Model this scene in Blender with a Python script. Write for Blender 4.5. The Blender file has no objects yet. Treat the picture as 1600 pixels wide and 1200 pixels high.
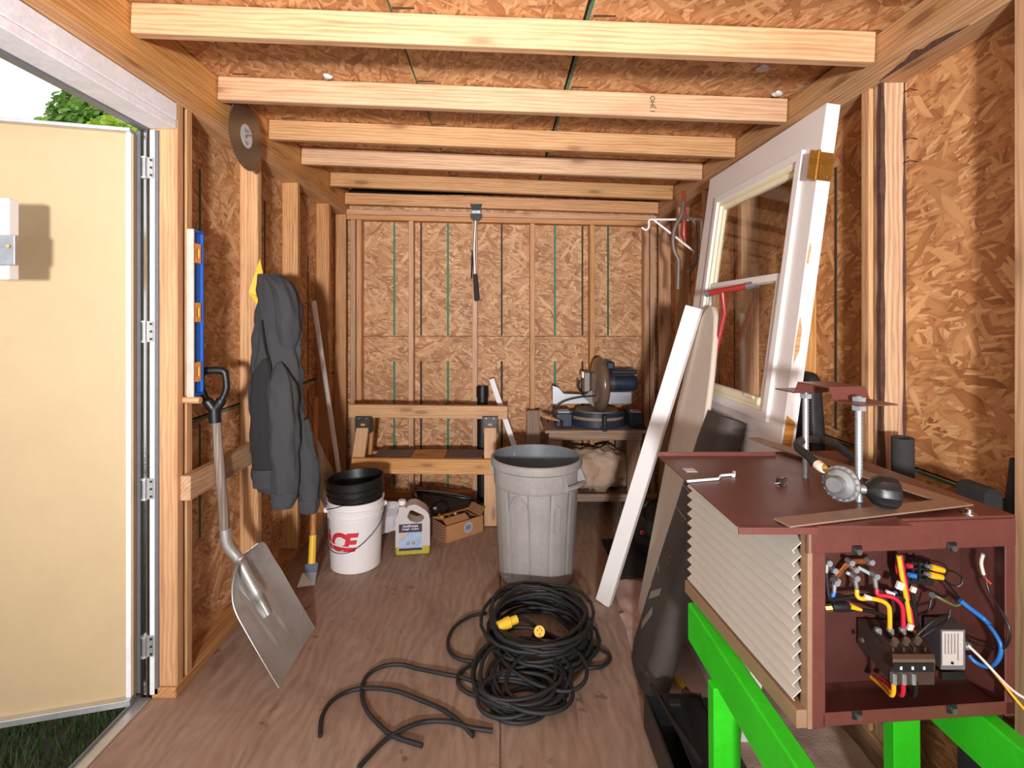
import bpy, bmesh, math, random
from mathutils import Vector, Matrix, noise
random.seed(7)
PI = math.pi
scn = bpy.context.scene
C = scn.collection
V = Vector

# ------------------------------------------------------------------ camera, world, light
H = 1.38
cam = bpy.data.cameras.new('camera'); cam.lens = 18.0; cam.sensor_width = 36.0
cam.shift_x = 18 / 1600; cam.shift_y = -105 / 1600; cam.clip_start = 0.02
camo = bpy.data.objects.new('camera', cam); C.objects.link(camo)
camo.location = (0, 0, H); camo.rotation_euler = (PI / 2, 0, 0)
scn.camera = camo

w = bpy.data.worlds.new('overcast_sky'); scn.world = w; w.use_nodes = True
wb = w.node_tree.nodes['Background']
wb.inputs[0].default_value = (0.94, 0.97, 1.0, 1); wb.inputs[1].default_value = 1.2

fl_ = bpy.data.lights.new('camera_flash', 'AREA'); fl_.shape = 'DISK'; fl_.size = 0.22
fl_.energy = 82; fl_.color = (0.98, 0.98, 1.0); fl_.spread = math.radians(100)
flo = bpy.data.objects.new('camera_flash', fl_); C.objects.link(flo)
flo.location = (-0.05, -1.6, 1.28)
flo.rotation_euler = (V((-0.04, 1.0, 0.28))).to_track_quat('-Z', 'Y').to_euler()

vs = scn.view_settings
vs.view_transform = 'Standard'; vs.look = 'None'; vs.gamma = 1; vs.use_curve_mapping = False
vs.exposure = 0.0

# pixel of the 1600x1200 photograph at depth Y (m from the lens) -> place in the shed
def px(x, y, Y): return V(((x - 782) * Y / 800, Y, H + (495 - y) * Y / 800))
def fl(x, y, z=0.0):
    Y = (H - z) * 800 / (y - 495); return V(((x - 782) * Y / 800, Y, z))

# ------------------------------------------------------------------ materials
MATS = {}
class NT:
    def __init__(s, name):
        s.m = bpy.data.materials.new(name); s.m.use_nodes = True
        s.t = s.m.node_tree; s.b = s.t.nodes['Principled BSDF']
    def n(s, typ, **kw):
        nd = s.t.nodes.new(typ)
        for k, v in kw.items():
            if k in ('i',):
                for kk, vv in v.items(): s.set(nd.inputs[kk], vv)
            else: setattr(nd, k, v)
        return nd
    def set(s, sock, v):
        if isinstance(v, bpy.types.NodeSocket): s.t.links.new(v, sock)
        else:
            if sock.type == 'RGBA' and len(v) == 3: v = (*v, 1)
            sock.default_value = v
    def math(s, op, a, b=0.0, c=None):
        nd = s.n('ShaderNodeMath', operation=op); s.set(nd.inputs[0], a); s.set(nd.inputs[1], b)
        if c is not None: s.set(nd.inputs[2], c)
        return nd.outputs[0]
    def mix(s, f, a, b, mode='MIX'):
        nd = s.n('ShaderNodeMix', data_type='RGBA', blend_type=mode)
        s.set(nd.inputs[0], f); s.set(nd.inputs[6], a); s.set(nd.inputs[7], b)
        return nd.outputs[2]
    def ramp(s, f, stops, interp='LINEAR'):
        nd = s.n('ShaderNodeValToRGB'); s.set(nd.inputs[0], f)
        cr = nd.color_ramp; cr.interpolation = interp
        while len(cr.elements) < len(stops): cr.elements.new(0.5)
        for e, (p, c) in zip(cr.elements, stops):
            e.position = p; e.color = (*c, 1) if len(c) == 3 else c
        return nd.outputs[0]
    def noise(s, vec, scale=5, detail=4, rough=.55, dist=0, dim='3D'):
        nd = s.n('ShaderNodeTexNoise', noise_dimensions=dim)
        s.set(nd.inputs['Vector'], vec); nd.inputs['Scale'].default_value = scale
        nd.inputs['Detail'].default_value = detail; nd.inputs['Roughness'].default_value = rough
        nd.inputs['Distortion'].default_value = dist
        return nd.outputs[0]
    def vmath(s, op, a, b=(0, 0, 0)):
        nd = s.n('ShaderNodeVectorMath', operation=op); s.set(nd.inputs[0], a)
        if op == 'SCALE': s.set(nd.inputs[3], b)
        else: s.set(nd.inputs[1], b)
        return nd.outputs[0]
    def obj(s): return s.n('ShaderNodeTexCoord').outputs['Object']
    def rnd(s): return s.n('ShaderNodeObjectInfo').outputs['Random']
    def fin(s, col, rough=.6, metal=0., bump=None, bd=.002, bs=.4, **kw):
        s.set(s.b.inputs['Base Color'], col); s.set(s.b.inputs['Roughness'], rough)
        s.set(s.b.inputs['Metallic'], metal)
        for k, v in kw.items(): s.set(s.b.inputs[k.replace('_', ' ')], v)
        if bump is not None:
            bn = s.n('ShaderNodeBump'); bn.inputs['Strength'].default_value = bs
            bn.inputs['Distance'].default_value = bd; s.set(bn.inputs['Height'], bump)
            s.set(s.b.inputs['Normal'], bn.outputs[0])
        return s.m

def srgb(*c):
    return tuple(((x / 255) / 12.92 if x / 255 <= .04045 else ((x / 255 + .055) / 1.055) ** 2.4) for x in c)

def plain(name, col, rough=.55, metal=0., var=.18, sc=14, bump=.3, bd=.001, **kw):
    if name in MATS: return MATS[name]
    t = NT(name); o = t.obj(); c = srgb(*col)
    n1 = t.noise(o, sc, 5, .6); n2 = t.noise(o, sc * 8, 3, .6)
    f = t.math('ADD', t.math('MULTIPLY', n1, .7), t.math('MULTIPLY', n2, .3))
    lo = tuple(x * (1 - var) for x in c); hi = tuple(min(1, x * (1 + var)) for x in c)
    col_ = t.ramp(f, [(.3, lo), (.7, hi)])
    r = t.math('MULTIPLY_ADD', n1, .2, rough - .1)
    MATS[name] = t.fin(col_, r, metal, n2, bd, bump, **kw); return MATS[name]

def wood(name, light, mid, dark, rough=.55, knots=True, grain=1.0, vmin=.86, vmax=1.12, axis='X'):
    t = NT(name); o = t.obj(); r = t.rnd()
    if axis == 'Z':
        sw = t.n('ShaderNodeSeparateXYZ'); t.set(sw.inputs[0], o); cw = t.n('ShaderNodeCombineXYZ')
        t.set(cw.inputs[0], sw.outputs[2]); t.set(cw.inputs[1], sw.outputs[1]); t.set(cw.inputs[2], sw.outputs[0]); o = cw.outputs[0]
    off = t.vmath('SCALE', (13.1, 7.7, 9.3), r)
    p = t.vmath('ADD', o, off)
    g = t.noise(t.vmath('MULTIPLY', p, (1.6, 26, 26)), 1.6, 6, .6, .5)
    fine = t.noise(t.vmath('MULTIPLY', p, (6, 230, 230)), 1.0, 2, .5)
    wv = t.n('ShaderNodeTexWave', wave_type='RINGS', rings_direction='X')
    wv.inputs['Scale'].default_value = 26; wv.inputs['Distortion'].default_value = 7
    wv.inputs['Detail'].default_value = 3; wv.inputs['Detail Scale'].default_value = 1.2
    t.set(wv.inputs['Vector'], t.vmath('MULTIPLY', p, (.12, 1, 1)))
    f = t.math('ADD', t.math('MULTIPLY', g, .62), t.math('MULTIPLY', wv.outputs[1], .2))
    f = t.math('ADD', f, t.math('MULTIPLY', fine, .18))
    c = t.ramp(f, [(.28, srgb(*dark)), (.5, srgb(*mid)), (.72, srgb(*light))])
    if knots:
        vo = t.n('ShaderNodeTexVoronoi', feature='F1'); vo.inputs['Scale'].default_value = 1
        t.set(vo.inputs['Vector'], t.vmath('MULTIPLY', t.vmath('ADD', p, t.vmath('SCALE', g, .01)), (2.6, 9, 9)))
        k = t.ramp(vo.outputs['Distance'], [(.0, (1, 1, 1)), (.10, (.9, .9, .9)), (.16, (.25, .25, .25)), (.30, (0, 0, 0))])
        c = t.mix(t.math('MULTIPLY', k, .75), c, srgb(126, 74, 36))
    blot = t.noise(p, 3.0, 3, .6)
    c = t.mix(t.math('MULTIPLY', t.ramp(blot, [(.5, (0, 0, 0)), (.8, (1, 1, 1))]), .25), c, srgb(150, 104, 62))
    hs = t.n('ShaderNodeHueSaturation'); t.set(hs.inputs['Color'], c)
    t.set(hs.inputs['Value'], t.math('MULTIPLY_ADD', r, vmax - vmin, vmin))
    t.set(hs.inputs['Saturation'], t.math('MULTIPLY_ADD', t.math('FRACT', t.math('MULTIPLY', r, 7.3)), .25, .85))
    MATS[name] = t.fin(hs.outputs[0], rough, 0, f, .0015, .35)
    return MATS[name]

def osb(name, tint=(1, 1, 1), flip=False):
    t = NT(name); o = t.obj(); r = t.rnd()
    sx = t.n('ShaderNodeSeparateXYZ'); t.set(sx.inputs[0], o)
    cb = t.n('ShaderNodeCombineXYZ')
    t.set(cb.inputs[0], t.math('MULTIPLY_ADD', r, 31.7, sx.outputs[0]))
    t.set(cb.inputs[1], t.math('MULTIPLY_ADD', r, 17.3, sx.outputs[2]))
    p0 = cb.outputs[0]
    wob = t.n('ShaderNodeTexNoise'); wob.inputs['Scale'].default_value = 9; t.set(wob.inputs['Vector'], p0)
    p0 = t.vmath('ADD', p0, t.vmath('SCALE', t.vmath('SUBTRACT', wob.outputs[1], (.5, .5, .5)), .014))
    stops = [(0, srgb(140, 90, 54)), (.2, srgb(174, 120, 78)), (.45, srgb(196, 144, 98)), (.7, srgb(210, 162, 116)), (.9, srgb(224, 182, 138)), (1, srgb(240, 210, 172))]
    col = None; hgt = None
    layers = [(.1, 8, 34, 0.0), (1.0, 10, 40, .45), (-.7, 9, 46, .5), (.35, 11, 50, .5), (-.25, 8, 36, .55),
              (1.45, 13, 60, .7), (-1.1, 11, 52, .72), (.6, 14, 80, .66), (-.45, 8, 28, .82), (0.15, 20, 110, .72), (-.9, 9, 40, .9), (.8, 8, 36, .9)]
    for i, (a, s1, s2, th) in enumerate(layers):
        mp = t.n('ShaderNodeMapping'); t.set(mp.inputs[0], p0)
        mp.inputs['Location'].default_value = (i * 3.7, i * 1.9, 0)
        mp.inputs['Rotation'].default_value = (0, 0, a)
        q = t.vmath('MULTIPLY', mp.outputs[0], (s1, s2, 1))
        vo = t.n('ShaderNodeTexVoronoi', voronoi_dimensions='2D', feature='F1')
        vo.inputs['Scale'].default_value = 1; t.set(vo.inputs['Vector'], q)
        sc = t.n('ShaderNodeSeparateColor'); t.set(sc.inputs[0], vo.outputs['Color'])
        fib = t.noise(t.vmath('MULTIPLY', mp.outputs[0], (10, 260, 1)), 1, 3, .6, 0, '2D')
        v = t.math('ADD', t.math('MULTIPLY', sc.outputs[1], .78), t.math('MULTIPLY', fib, .30))
        v = t.math('SUBTRACT', v, .06)
        c = t.ramp(v, stops)
        edge = t.ramp(vo.outputs['Distance'], [(.45, (1, 1, 1)), (.85, (.72, .68, .64))])
        c = t.mix(1.0, c, edge, 'MULTIPLY')
        if col is None: col, hgt = c, sc.outputs[2]
        else:
            m = t.math('GREATER_THAN', sc.outputs[0], th)
            col = t.mix(m, col, c)
            mh = t.n('ShaderNodeMix'); t.set(mh.inputs[0], m); t.set(mh.inputs[2], hgt); t.set(mh.inputs[3], sc.outputs[2]); hgt = mh.outputs[0]
    big = t.noise(p0, 2.2, 3, .5)
    col = t.mix(1.0, col, t.ramp(big, [(.3, (.86, .84, .80)), (.7, (1.08, 1.06, 1.02))]), 'MULTIPLY')
    col = t.mix(1.0, col, tint, 'MULTIPLY')
    MATS[name] = t.fin(col, .62, 0, hgt, .003, .5)
    return MATS[name]

def plyfloor(name):
    t = NT(name); o = t.obj(); r = t.rnd()
    p = t.vmath('ADD', o, t.vmath('SCALE', (3.1, 5.2, 0), r))
    g = t.noise(t.vmath('MULTIPLY', p, (9, 1.8, 1)), 1.6, 7, .66, 1.6)
    fine = t.noise(t.vmath('MULTIPLY', p, (150, 9, 1)), 1.0, 3, .6)
    wv = t.n('ShaderNodeTexWave', wave_type='BANDS', bands_direction='X')
    wv.inputs['Scale'].default_value = 7; wv.inputs['Distortion'].default_value = 14; wv.inputs['Detail'].default_value = 3
    wv.inputs['Detail Scale'].default_value = .8
    t.set(wv.inputs['Vector'], t.vmath('MULTIPLY', p, (1, .5, 1)))
    f = t.math('ADD', t.math('MULTIPLY', g, .65), t.math('MULTIPLY', fine, .22))
    f = t.math('ADD', f, t.math('MULTIPLY', wv.outputs[1], .10))
    c = t.ramp(f, [(.25, srgb(122, 98, 82)), (.5, srgb(156, 129, 111)), (.75, srgb(178, 152, 134))])
    st = t.noise(p, 2.6, 6, .62, .4)
    c = t.mix(t.math('MULTIPLY', t.ramp(st, [(.52, (0, 0, 0)), (.72, (1, 1, 1))]), .5), c, srgb(104, 76, 62))
    st2 = t.noise(t.vmath('ADD', p, (4, 9, 2)), 1.5, 4, .6)
    c = t.mix(t.math('MULTIPLY', t.ramp(st2, [(.5, (0, 0, 0)), (.75, (1, 1, 1))]), .4), c, srgb(146, 98, 74))
    spots = t.noise(p, 16, 2, .5)
    c = t.mix(t.math('MULTIPLY', t.ramp(spots, [(.68, (0, 0, 0)), (.74, (1, 1, 1))]), .5), c, srgb(66, 42, 30))
    dust = t.noise(p, 60, 3, .7)
    c = t.mix(t.math('MULTIPLY', t.ramp(dust, [(.6, (0, 0, 0)), (.8, (1, 1, 1))]), .25), c, srgb(170, 140, 116))
    MATS[name] = t.fin(c, t.math('MULTIPLY_ADD', g, .3, .45), 0, f, .001, .25); return MATS[name]

PINE = wood('pine_framing', (222, 174, 122), (206, 154, 102), (178, 122, 72), vmin=.76, vmax=.98)
PINEO = wood('pine_orange', (226, 166, 98), (210, 146, 78), (184, 116, 56), knots=False, vmin=.78, vmax=.98)
STUDB = wood('pine_back', (206, 158, 112), (190, 138, 92), (158, 104, 62))
OLDW = wood('weathered_wood', (172, 142, 118), (146, 117, 96), (112, 88, 72), .75)
GREYW = wood('grey_weathered_wood', (142, 130, 120), (112, 100, 92), (84, 74, 68), .8, knots=False)
SHAFT = wood('grey_handle_wood', (150, 136, 124), (120, 106, 95), (88, 77, 70), .75, knots=False, axis='Z')
HANDW = wood('handle_wood', (206, 150, 96), (184, 122, 72), (146, 92, 52), .5, knots=False, axis='Z')
OSB = osb('osb_wall'); OSBC = osb('osb_ceiling', (1.0, .96, .9)); OSBR = osb('osb_right', (1.03, .97, .86))
PLYF = plyfloor('plywood_floor')
GREENL = plain('green_paint', (38, 120, 96), .7, var=.3, sc=40)
DARKL = plain('dark_ink', (62, 52, 40), .8, var=.35, sc=60)
GREENL2 = plain('green_ink', (52, 84, 62), .8, var=.4, sc=60)
BLACKV = plain('black_gap', (14, 14, 14), .9)
WHITEP = plain('white_paint', (232, 226, 222), .42, var=.04, sc=6, bump=.15)
WHITED = plain('door_white', (226, 218, 214), .38, var=.03, sc=5, bump=.1)
CREAMP = plain('cream_sash', (236, 224, 192), .4, var=.05, bump=.1)
WORNW = plain('worn_white', (232, 229, 232), .6, var=.16, sc=9, bump=.5)
ALU = plain('aluminium', (205, 203, 200), .42, .75, var=.12, sc=12)
GALV = plain('galvanised', (168, 170, 172), .45, .75, var=.2, sc=30)
STEEL = plain('steel', (150, 148, 146), .35, .9, var=.15, sc=30)
CHROME = plain('chrome', (215, 215, 215), .18, 1.0, var=.05)
DARKST = plain('dark_steel', (70, 66, 62), .4, .8, var=.2, sc=30)
BRASS = plain('brass', (176, 128, 54), .35, .85, var=.2, sc=25)
BLACKP = plain('black_plastic', (24, 24, 25), .42, var=.2)
BLACKG = plain('black_gloss', (14, 14, 15), .22, var=.2)
RUBBER = plain('black_rubber', (32, 31, 30), .6, var=.25, sc=30)
FOAM = plain('foam_rubber', (52, 50, 50), .9, var=.15, sc=60, bump=.6)
GASKET = plain('gasket_grey', (112, 114, 118), .5, .2, var=.15)
YELP = plain('yellow_plastic', (238, 190, 52), .45, var=.1)
BLUE = plain('level_blue', (28, 88, 170), .4, var=.12)
ORANGE = plain('orange_plastic', (244, 158, 72), .45, var=.1)
VIAL = plain('vial_green', (214, 218, 206), .15, var=.1)
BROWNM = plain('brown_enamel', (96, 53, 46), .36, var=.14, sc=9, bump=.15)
BROWND = plain('brown_enamel_shaded', (72, 36, 30), .5, var=.16, sc=12)  # same enamel, darkened: the compartment's shade is put into the colour
LOUV = plain('beige_louver', (186, 174, 160), .42, var=.06, sc=8)
TANM = plain('tan_frame', (140, 108, 82), .5, var=.12)
GREENP = plain('green_stand_paint', (44, 196, 24), .45, var=.14, sc=10)
HOOD = plain('charcoal_fleece', (62, 62, 64), .95, var=.14, sc=60, bump=.8, bd=.002)
HOODI = plain('black_lining', (40, 39, 40), .95, var=.2, sc=80, bump=.8, bd=.002)
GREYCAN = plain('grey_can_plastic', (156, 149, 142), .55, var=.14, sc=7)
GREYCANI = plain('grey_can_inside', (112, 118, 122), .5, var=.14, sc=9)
BUCKW = plain('bucket_white', (232, 226, 224), .4, var=.03)
REDP = plain('red_print', (205, 48, 62), .5, var=.06)
REDT = plain('red_enamel', (150, 44, 38), .35, var=.12)
CARD = plain('cardboard', (176, 124, 78), .85, var=.1, sc=20)
CARDI = plain('cardboard_inside', (146, 102, 66), .9, var=.12)
JUGP = plain('jug_plastic', (208, 196, 192), .4, var=.03, Transmission_Weight=.15)
LIQ = plain('yellow_liquid', (190, 172, 62), .25, var=.08, Transmission_Weight=.15)
PAPER = plain('paper_white', (205, 200, 204), .8, var=.08)
PAPERB = plain('printed_paper', (120, 126, 138), .8, var=.5, sc=26)
LABD = plain('label_dark', (58, 42, 58), .5, var=.1)
LABB = plain('label_photo', (158, 176, 200), .5, var=.3, sc=30)
INSUL = plain('insulation_fluff', (214, 182, 156), 1.0, var=.18, sc=24, bump=1, bd=.01)
CLOTHP = plain('drop_cloth', (190, 160, 146), .95, var=.12, sc=14, bump=.8, bd=.003)
CLOTHC = plain('ironing_cover', (202, 186, 168), .85, var=.06, sc=6)
UNDER = plain('underlay_felt', (66, 57, 50), .7, var=.12, sc=8)
UNDERP = plain('underlay_print', (140, 128, 116), .6, var=.1)
SAWB = plain('saw_blue', (34, 46, 62), .4, var=.2)
SAWG = plain('saw_guard', (112, 90, 74), .25, var=.15, Transmission_Weight=.1)
FENCE = plain('saw_fence', (176, 176, 182), .45, .5, var=.1)
CREAMD = plain('cream_panel', (192, 166, 126), .6, var=.05, sc=5, bump=.25)
RUSTY = plain('square_steel', (152, 124, 106), .5, .35, var=.14, sc=14)
MATBK = plain('dark_mat', (48, 46, 46), .95, var=.25, sc=90, bump=1, bd=.004)
REGUL = plain('cast_zinc', (150, 150, 150), .4, .7, var=.08)
COPPER = plain('copper_bar', (150, 86, 44), .4, .6, var=.15)
WYEL = plain('wire_yellow', (232, 168, 30), .4, var=.05); WRED = plain('wire_red', (186, 28, 54), .4, var=.05)
WBLU = plain('wire_blue', (40, 108, 180), .4, var=.05); WBLK = plain('wire_black', (22, 21, 21), .4, var=.1)
WWHT = plain('wire_white', (214, 198, 184), .45, var=.05); WGRN = plain('wire_green', (90, 96, 56), .5, var=.1)
WORG = plain('wire_orange', (214, 92, 30), .4, var=.05)
CONT = plain('contactor_brown', (62, 46, 38), .45, var=.12)
MODG = plain('module_grey', (104, 104, 106), .5, var=.06)
BLADEM = plain('blade_steel', (126, 116, 108), .32, .85, var=.15, sc=20)
LEAF = plain('leaf_green', (116, 158, 58), .6, var=.4, sc=3)
LEAFY = plain('leaf_yellow_green', (172, 200, 60), .6, var=.3, sc=3)
GRASSM = plain('grass_green', (60, 84, 34), .7, var=.4, sc=6)
SOIL = plain('soil', (56, 52, 34), .95, var=.4, sc=8, bump=1, bd=.02)
BARK = plain('bark', (86, 66, 50), .9, var=.3)
def glass_mat():
    t = NT('clear_glass'); nt = t.t
    tr = t.n('ShaderNodeBsdfTransparent'); gl = t.n('ShaderNodeBsdfGlossy'); gl.inputs['Roughness'].default_value = .03
    tr.inputs[0].default_value = (.97, .965, .95, 1)
    fr = t.n('ShaderNodeLayerWeight'); fr.inputs[0].default_value = .5
    ms = t.n('ShaderNodeMixShader'); t.set(ms.inputs[0], t.math('MULTIPLY_ADD', t.math('POWER', fr.outputs['Facing'], 4.0), .4, .03))
    nt.links.new(tr.outputs[0], ms.inputs[1]); nt.links.new(gl.outputs[0], ms.inputs[2])
    nt.links.new(ms.outputs[0], nt.nodes['Material Output'].inputs[0]); return t.m
GLASS = glass_mat()

# ------------------------------------------------------------------ mesh builder
WM = {}
def tag(o, label=None, cat=None, group=None, kind=None):
    if label: o['label'] = label
    if cat: o['category'] = cat
    if group: o['group'] = group
    if kind: o['kind'] = kind
    return o
def world(o): return WM.get(o.name, Matrix.Identity(4))
def attach(o, parent, M):
    WM[o.name] = M
    if parent is not None:
        o.parent = parent; o.matrix_parent_inverse = world(parent).inverted()
    o.matrix_basis = M
def thing(name, loc, label, cat, group=None, rz=0, M=None):
    o = bpy.data.objects.new(name, None); C.objects.link(o); o.empty_display_size = .1
    attach(o, None, M if M is not None else Matrix.Translation(V(loc)) @ Matrix.Rotation(rz, 4, 'Z'))
    return tag(o, label, cat, group)
def frame(o, x, y, z):
    M = Matrix.Identity(4)
    for i, a in enumerate((x, y, z)): M[0][i], M[1][i], M[2][i] = a
    M[0][3], M[1][3], M[2][3] = o; return M
def along(p0, p1, up=(0, 0, 1)):
    x = (V(p1) - V(p0)).normalized(); up = V(up)
    y = up.cross(x)
    if y.length < 1e-5: y = V((0, 1, 0)).cross(x)
    y.normalize(); z = x.cross(y); return frame(V(p0), x, y, z)

class MB:
    def __init__(s): s.v = []; s.f = []
    def add(s, vs, fs, M=None):
        b = len(s.v)
        s.v += [tuple(M @ V(p)) if M else tuple(p) for p in vs]
        s.f += [tuple(i + b for i in f) for f in fs]; return s
    def box(s, c, size, M=None, ch=.0):
        cx, cy, cz = c; hx, hy, hz = [a / 2 for a in size]
        if ch <= 0:
            vs = [(cx + a * hx, cy + b * hy, cz + d * hz) for a in (-1, 1) for b in (-1, 1) for d in (-1, 1)]
            return s.add(vs, [(0, 1, 3, 2), (4, 6, 7, 5), (0, 4, 5, 1), (2, 3, 7, 6), (0, 2, 6, 4), (1, 5, 7, 3)], M)
        ch = min(ch, hx * .9, hy * .9, hz * .9)
        vs = []; idx = {}
        for a in (-1, 1):
            for b in (-1, 1):
                for d in (-1, 1):
                    for k in range(3):
                        h = [hx - ch, hy - ch, hz - ch]; h[k] += ch
                        idx[(a, b, d, k)] = len(vs)
                        vs.append((cx + a * h[0], cy + b * h[1], cz + d * h[2]))
        fs = []
        S = (-1, 1)
        for k in range(3):
            for q in S:
                o = []
                for (u, t) in ((-1, -1), (1, -1), (1, 1), (-1, 1)):
                    a = [0, 0, 0]; a[k] = q; a[(k + 1) % 3] = u; a[(k + 2) % 3] = t; o.append(idx[(*a, k)])
                fs.append(tuple(o) if q > 0 else tuple(reversed(o)))
        for k in range(3):
            i, j = (k + 1) % 3, (k + 2) % 3
            for u in S:
                for t in S:
                    a = [0, 0, 0]; a[i] = u; a[j] = t; a[k] = -1; b = list(a); b[k] = 1
                    q = (idx[(*a, i)], idx[(*b, i)], idx[(*b, j)], idx[(*a, j)])
                    fs.append(q if u * t < 0 else tuple(reversed(q)))
        for a in S:
            for b in S:
                for d in S:
                    q = (idx[(a, b, d, 0)], idx[(a, b, d, 1)], idx[(a, b, d, 2)])
                    fs.append(q if a * b * d > 0 else tuple(reversed(q)))
        return s.add(vs, fs, M)
    def rings(s, rs, closed=False, cap=True, loop=True):
        b = len(s.v); n = len(rs[0])
        for r in rs: s.v += [tuple(p) for p in r]
        m = len(rs)
        for i in range(m if closed else m - 1):
            for j in range(n if loop else n - 1):
                a0 = b + i * n + j; a1 = b + i * n + (j + 1) % n
                c0 = b + ((i + 1) % m) * n + j; c1 = b + ((i + 1) % m) * n + (j + 1) % n
                s.f.append((a0, a1, c1, c0))
        if cap and not closed and loop:
            s.f.append(tuple(b + j for j in reversed(range(n)))); s.f.append(tuple(b + (m - 1) * n + j for j in range(n)))
        return s
    def tube(s, pts, r, seg=8, closed=False, cap=True, flat=1.0):
        pts = [V(p) for p in pts]; n = len(pts); rs = []
        tan = []
        for i in range(n):
            a = pts[(i - 1) % n] if (closed or i > 0) else pts[0]
            b = pts[(i + 1) % n] if (closed or i < n - 1) else pts[-1]
            tan.append((b - a).normalized())
        nrm = tan[0].orthogonal().normalized()
        if abs(tan[0].z) < .99: nrm = V((0, 0, 1)).cross(tan[0]).normalized()
        for i in range(n):
            nrm = (nrm - tan[i] * nrm.dot(tan[i])).normalized(); bn = tan[i].cross(nrm)
            rr = r[i] if isinstance(r, (list, tuple)) else r
            rs.append([pts[i] + (nrm * math.cos(2 * PI * k / seg) + bn * flat * math.sin(2 * PI * k / seg)) * rr for k in range(seg)])
        return s.rings(rs, closed, cap)
    def cyl(s, p0, p1, r0, r1=None, seg=16): return s.tube([p0, p1], [r0, r0 if r1 is None else r1], seg)
    def lathe(s, prof, seg=32, M=None, fn=None, cap=True):
        rs = []
        for (r, z) in prof:
            ring = []
            for k in range(seg):
                a = 2 * PI * k / seg; rr = fn(r, z, a) if fn else r
                p = V((rr * math.cos(a), rr * math.sin(a), z)); ring.append(M @ p if M else p)
            rs.append(ring)
        return s.rings(rs, cap=cap)
    def prism(s, poly, t0, t1, M=None):
        n = len(poly)
        vs = [(x, y, t0) for x, y in poly] + [(x, y, t1) for x, y in poly]
        fs = [tuple(reversed(range(n))), tuple(range(n, 2 * n))] + [(i, (i + 1) % n, n + (i + 1) % n, n + i) for i in range(n)]
        return s.add(vs, fs, M)
    def holed(s, outer, holes, t0, t1, M=None):
        bm = bmesh.new(); es = []; loops = [outer] + holes
        for lp in loops:
            q = [bm.verts.new((x, y, 0)) for x, y in lp]
            es += [bm.edges.new((q[i], q[(i + 1) % len(q)])) for i in range(len(q))]
        bmesh.ops.triangle_fill(bm, use_beauty=True, use_dissolve=False, edges=es, normal=(0, 0, 1))
        bm.verts.index_update(); vs = [v.co.copy() for v in bm.verts]; fs = [[v.index for v in f.verts] for f in bm.faces]; bm.free()
        s.add([(v.x, v.y, t1) for v in vs], fs, M); s.add([(v.x, v.y, t0) for v in vs], [list(reversed(f)) for f in fs], M)
        for lp in loops:
            n = len(lp)
            s.add([(x, y, t0) for x, y in lp] + [(x, y, t1) for x, y in lp], [(i, (i + 1) % n, n + (i + 1) % n, n + i) for i in range(n)], M)
        return s
    def grid(s, nu, nv, fn, thick=None):
        vs = [V(fn(i / nu, j / nv)) for j in range(nv + 1) for i in range(nu + 1)]
        fs = [(j * (nu + 1) + i, j * (nu + 1) + i + 1, (j + 1) * (nu + 1) + i + 1, (j + 1) * (nu + 1) + i) for j in range(nv) for i in range(nu)]
        if not thick: return s.add(vs, fs)
        nr = [V() for _ in vs]
        for f in fs:
            a, b, c, d = [vs[k] for k in f]; q = (c - a).cross(d - b)
            for k in f: nr[k] += q
        lo = [v - (n.normalized() if n.length > 1e-12 else V((0, 0, 1))) * thick for v, n in zip(vs, nr)]
        m = len(vs)
        bd = [i for i in range(nu + 1)] + [j * (nu + 1) + nu for j in range(1, nv + 1)] + [nv * (nu + 1) + i for i in range(nu - 1, -1, -1)] + [j * (nu + 1) for j in range(nv - 1, 0, -1)]
        side = [(bd[(i + 1) % len(bd)], bd[i], m + bd[i], m + bd[(i + 1) % len(bd)]) for i in range(len(bd))]
        return s.add(vs + lo, fs + [tuple(m + k for k in reversed(f)) for f in fs] + side)
    def build(s, name, mat, parent=None, M=None, origin=None, smooth=35, label=None, fix=True):
        vs = [V(v) for v in s.v]
        if M is None:
            if origin is None:
                xs = [v.x for v in vs]; ys = [v.y for v in vs]; zs = [v.z for v in vs]
                origin = V(((min(xs) + max(xs)) / 2, (min(ys) + max(ys)) / 2, min(zs)))
            vs = [v - V(origin) for v in vs]; M = Matrix.Translation(V(origin))
        me = bpy.data.meshes.new(name); me.from_pydata(vs, [], s.f)
        if fix:
            bm = bmesh.new(); bm.from_mesh(me); bmesh.ops.recalc_face_normals(bm, faces=bm.faces); bm.to_mesh(me); bm.free()
        me.update()
        if smooth:
            for p in me.polygons: p.use_smooth = True
            me.set_sharp_from_angle(angle=math.radians(smooth))
        me.materials.append(mat)
        o = bpy.data.objects.new(name, me); C.objects.link(o); attach(o, parent, M)
        if label: o['label'] = label
        return o

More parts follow.
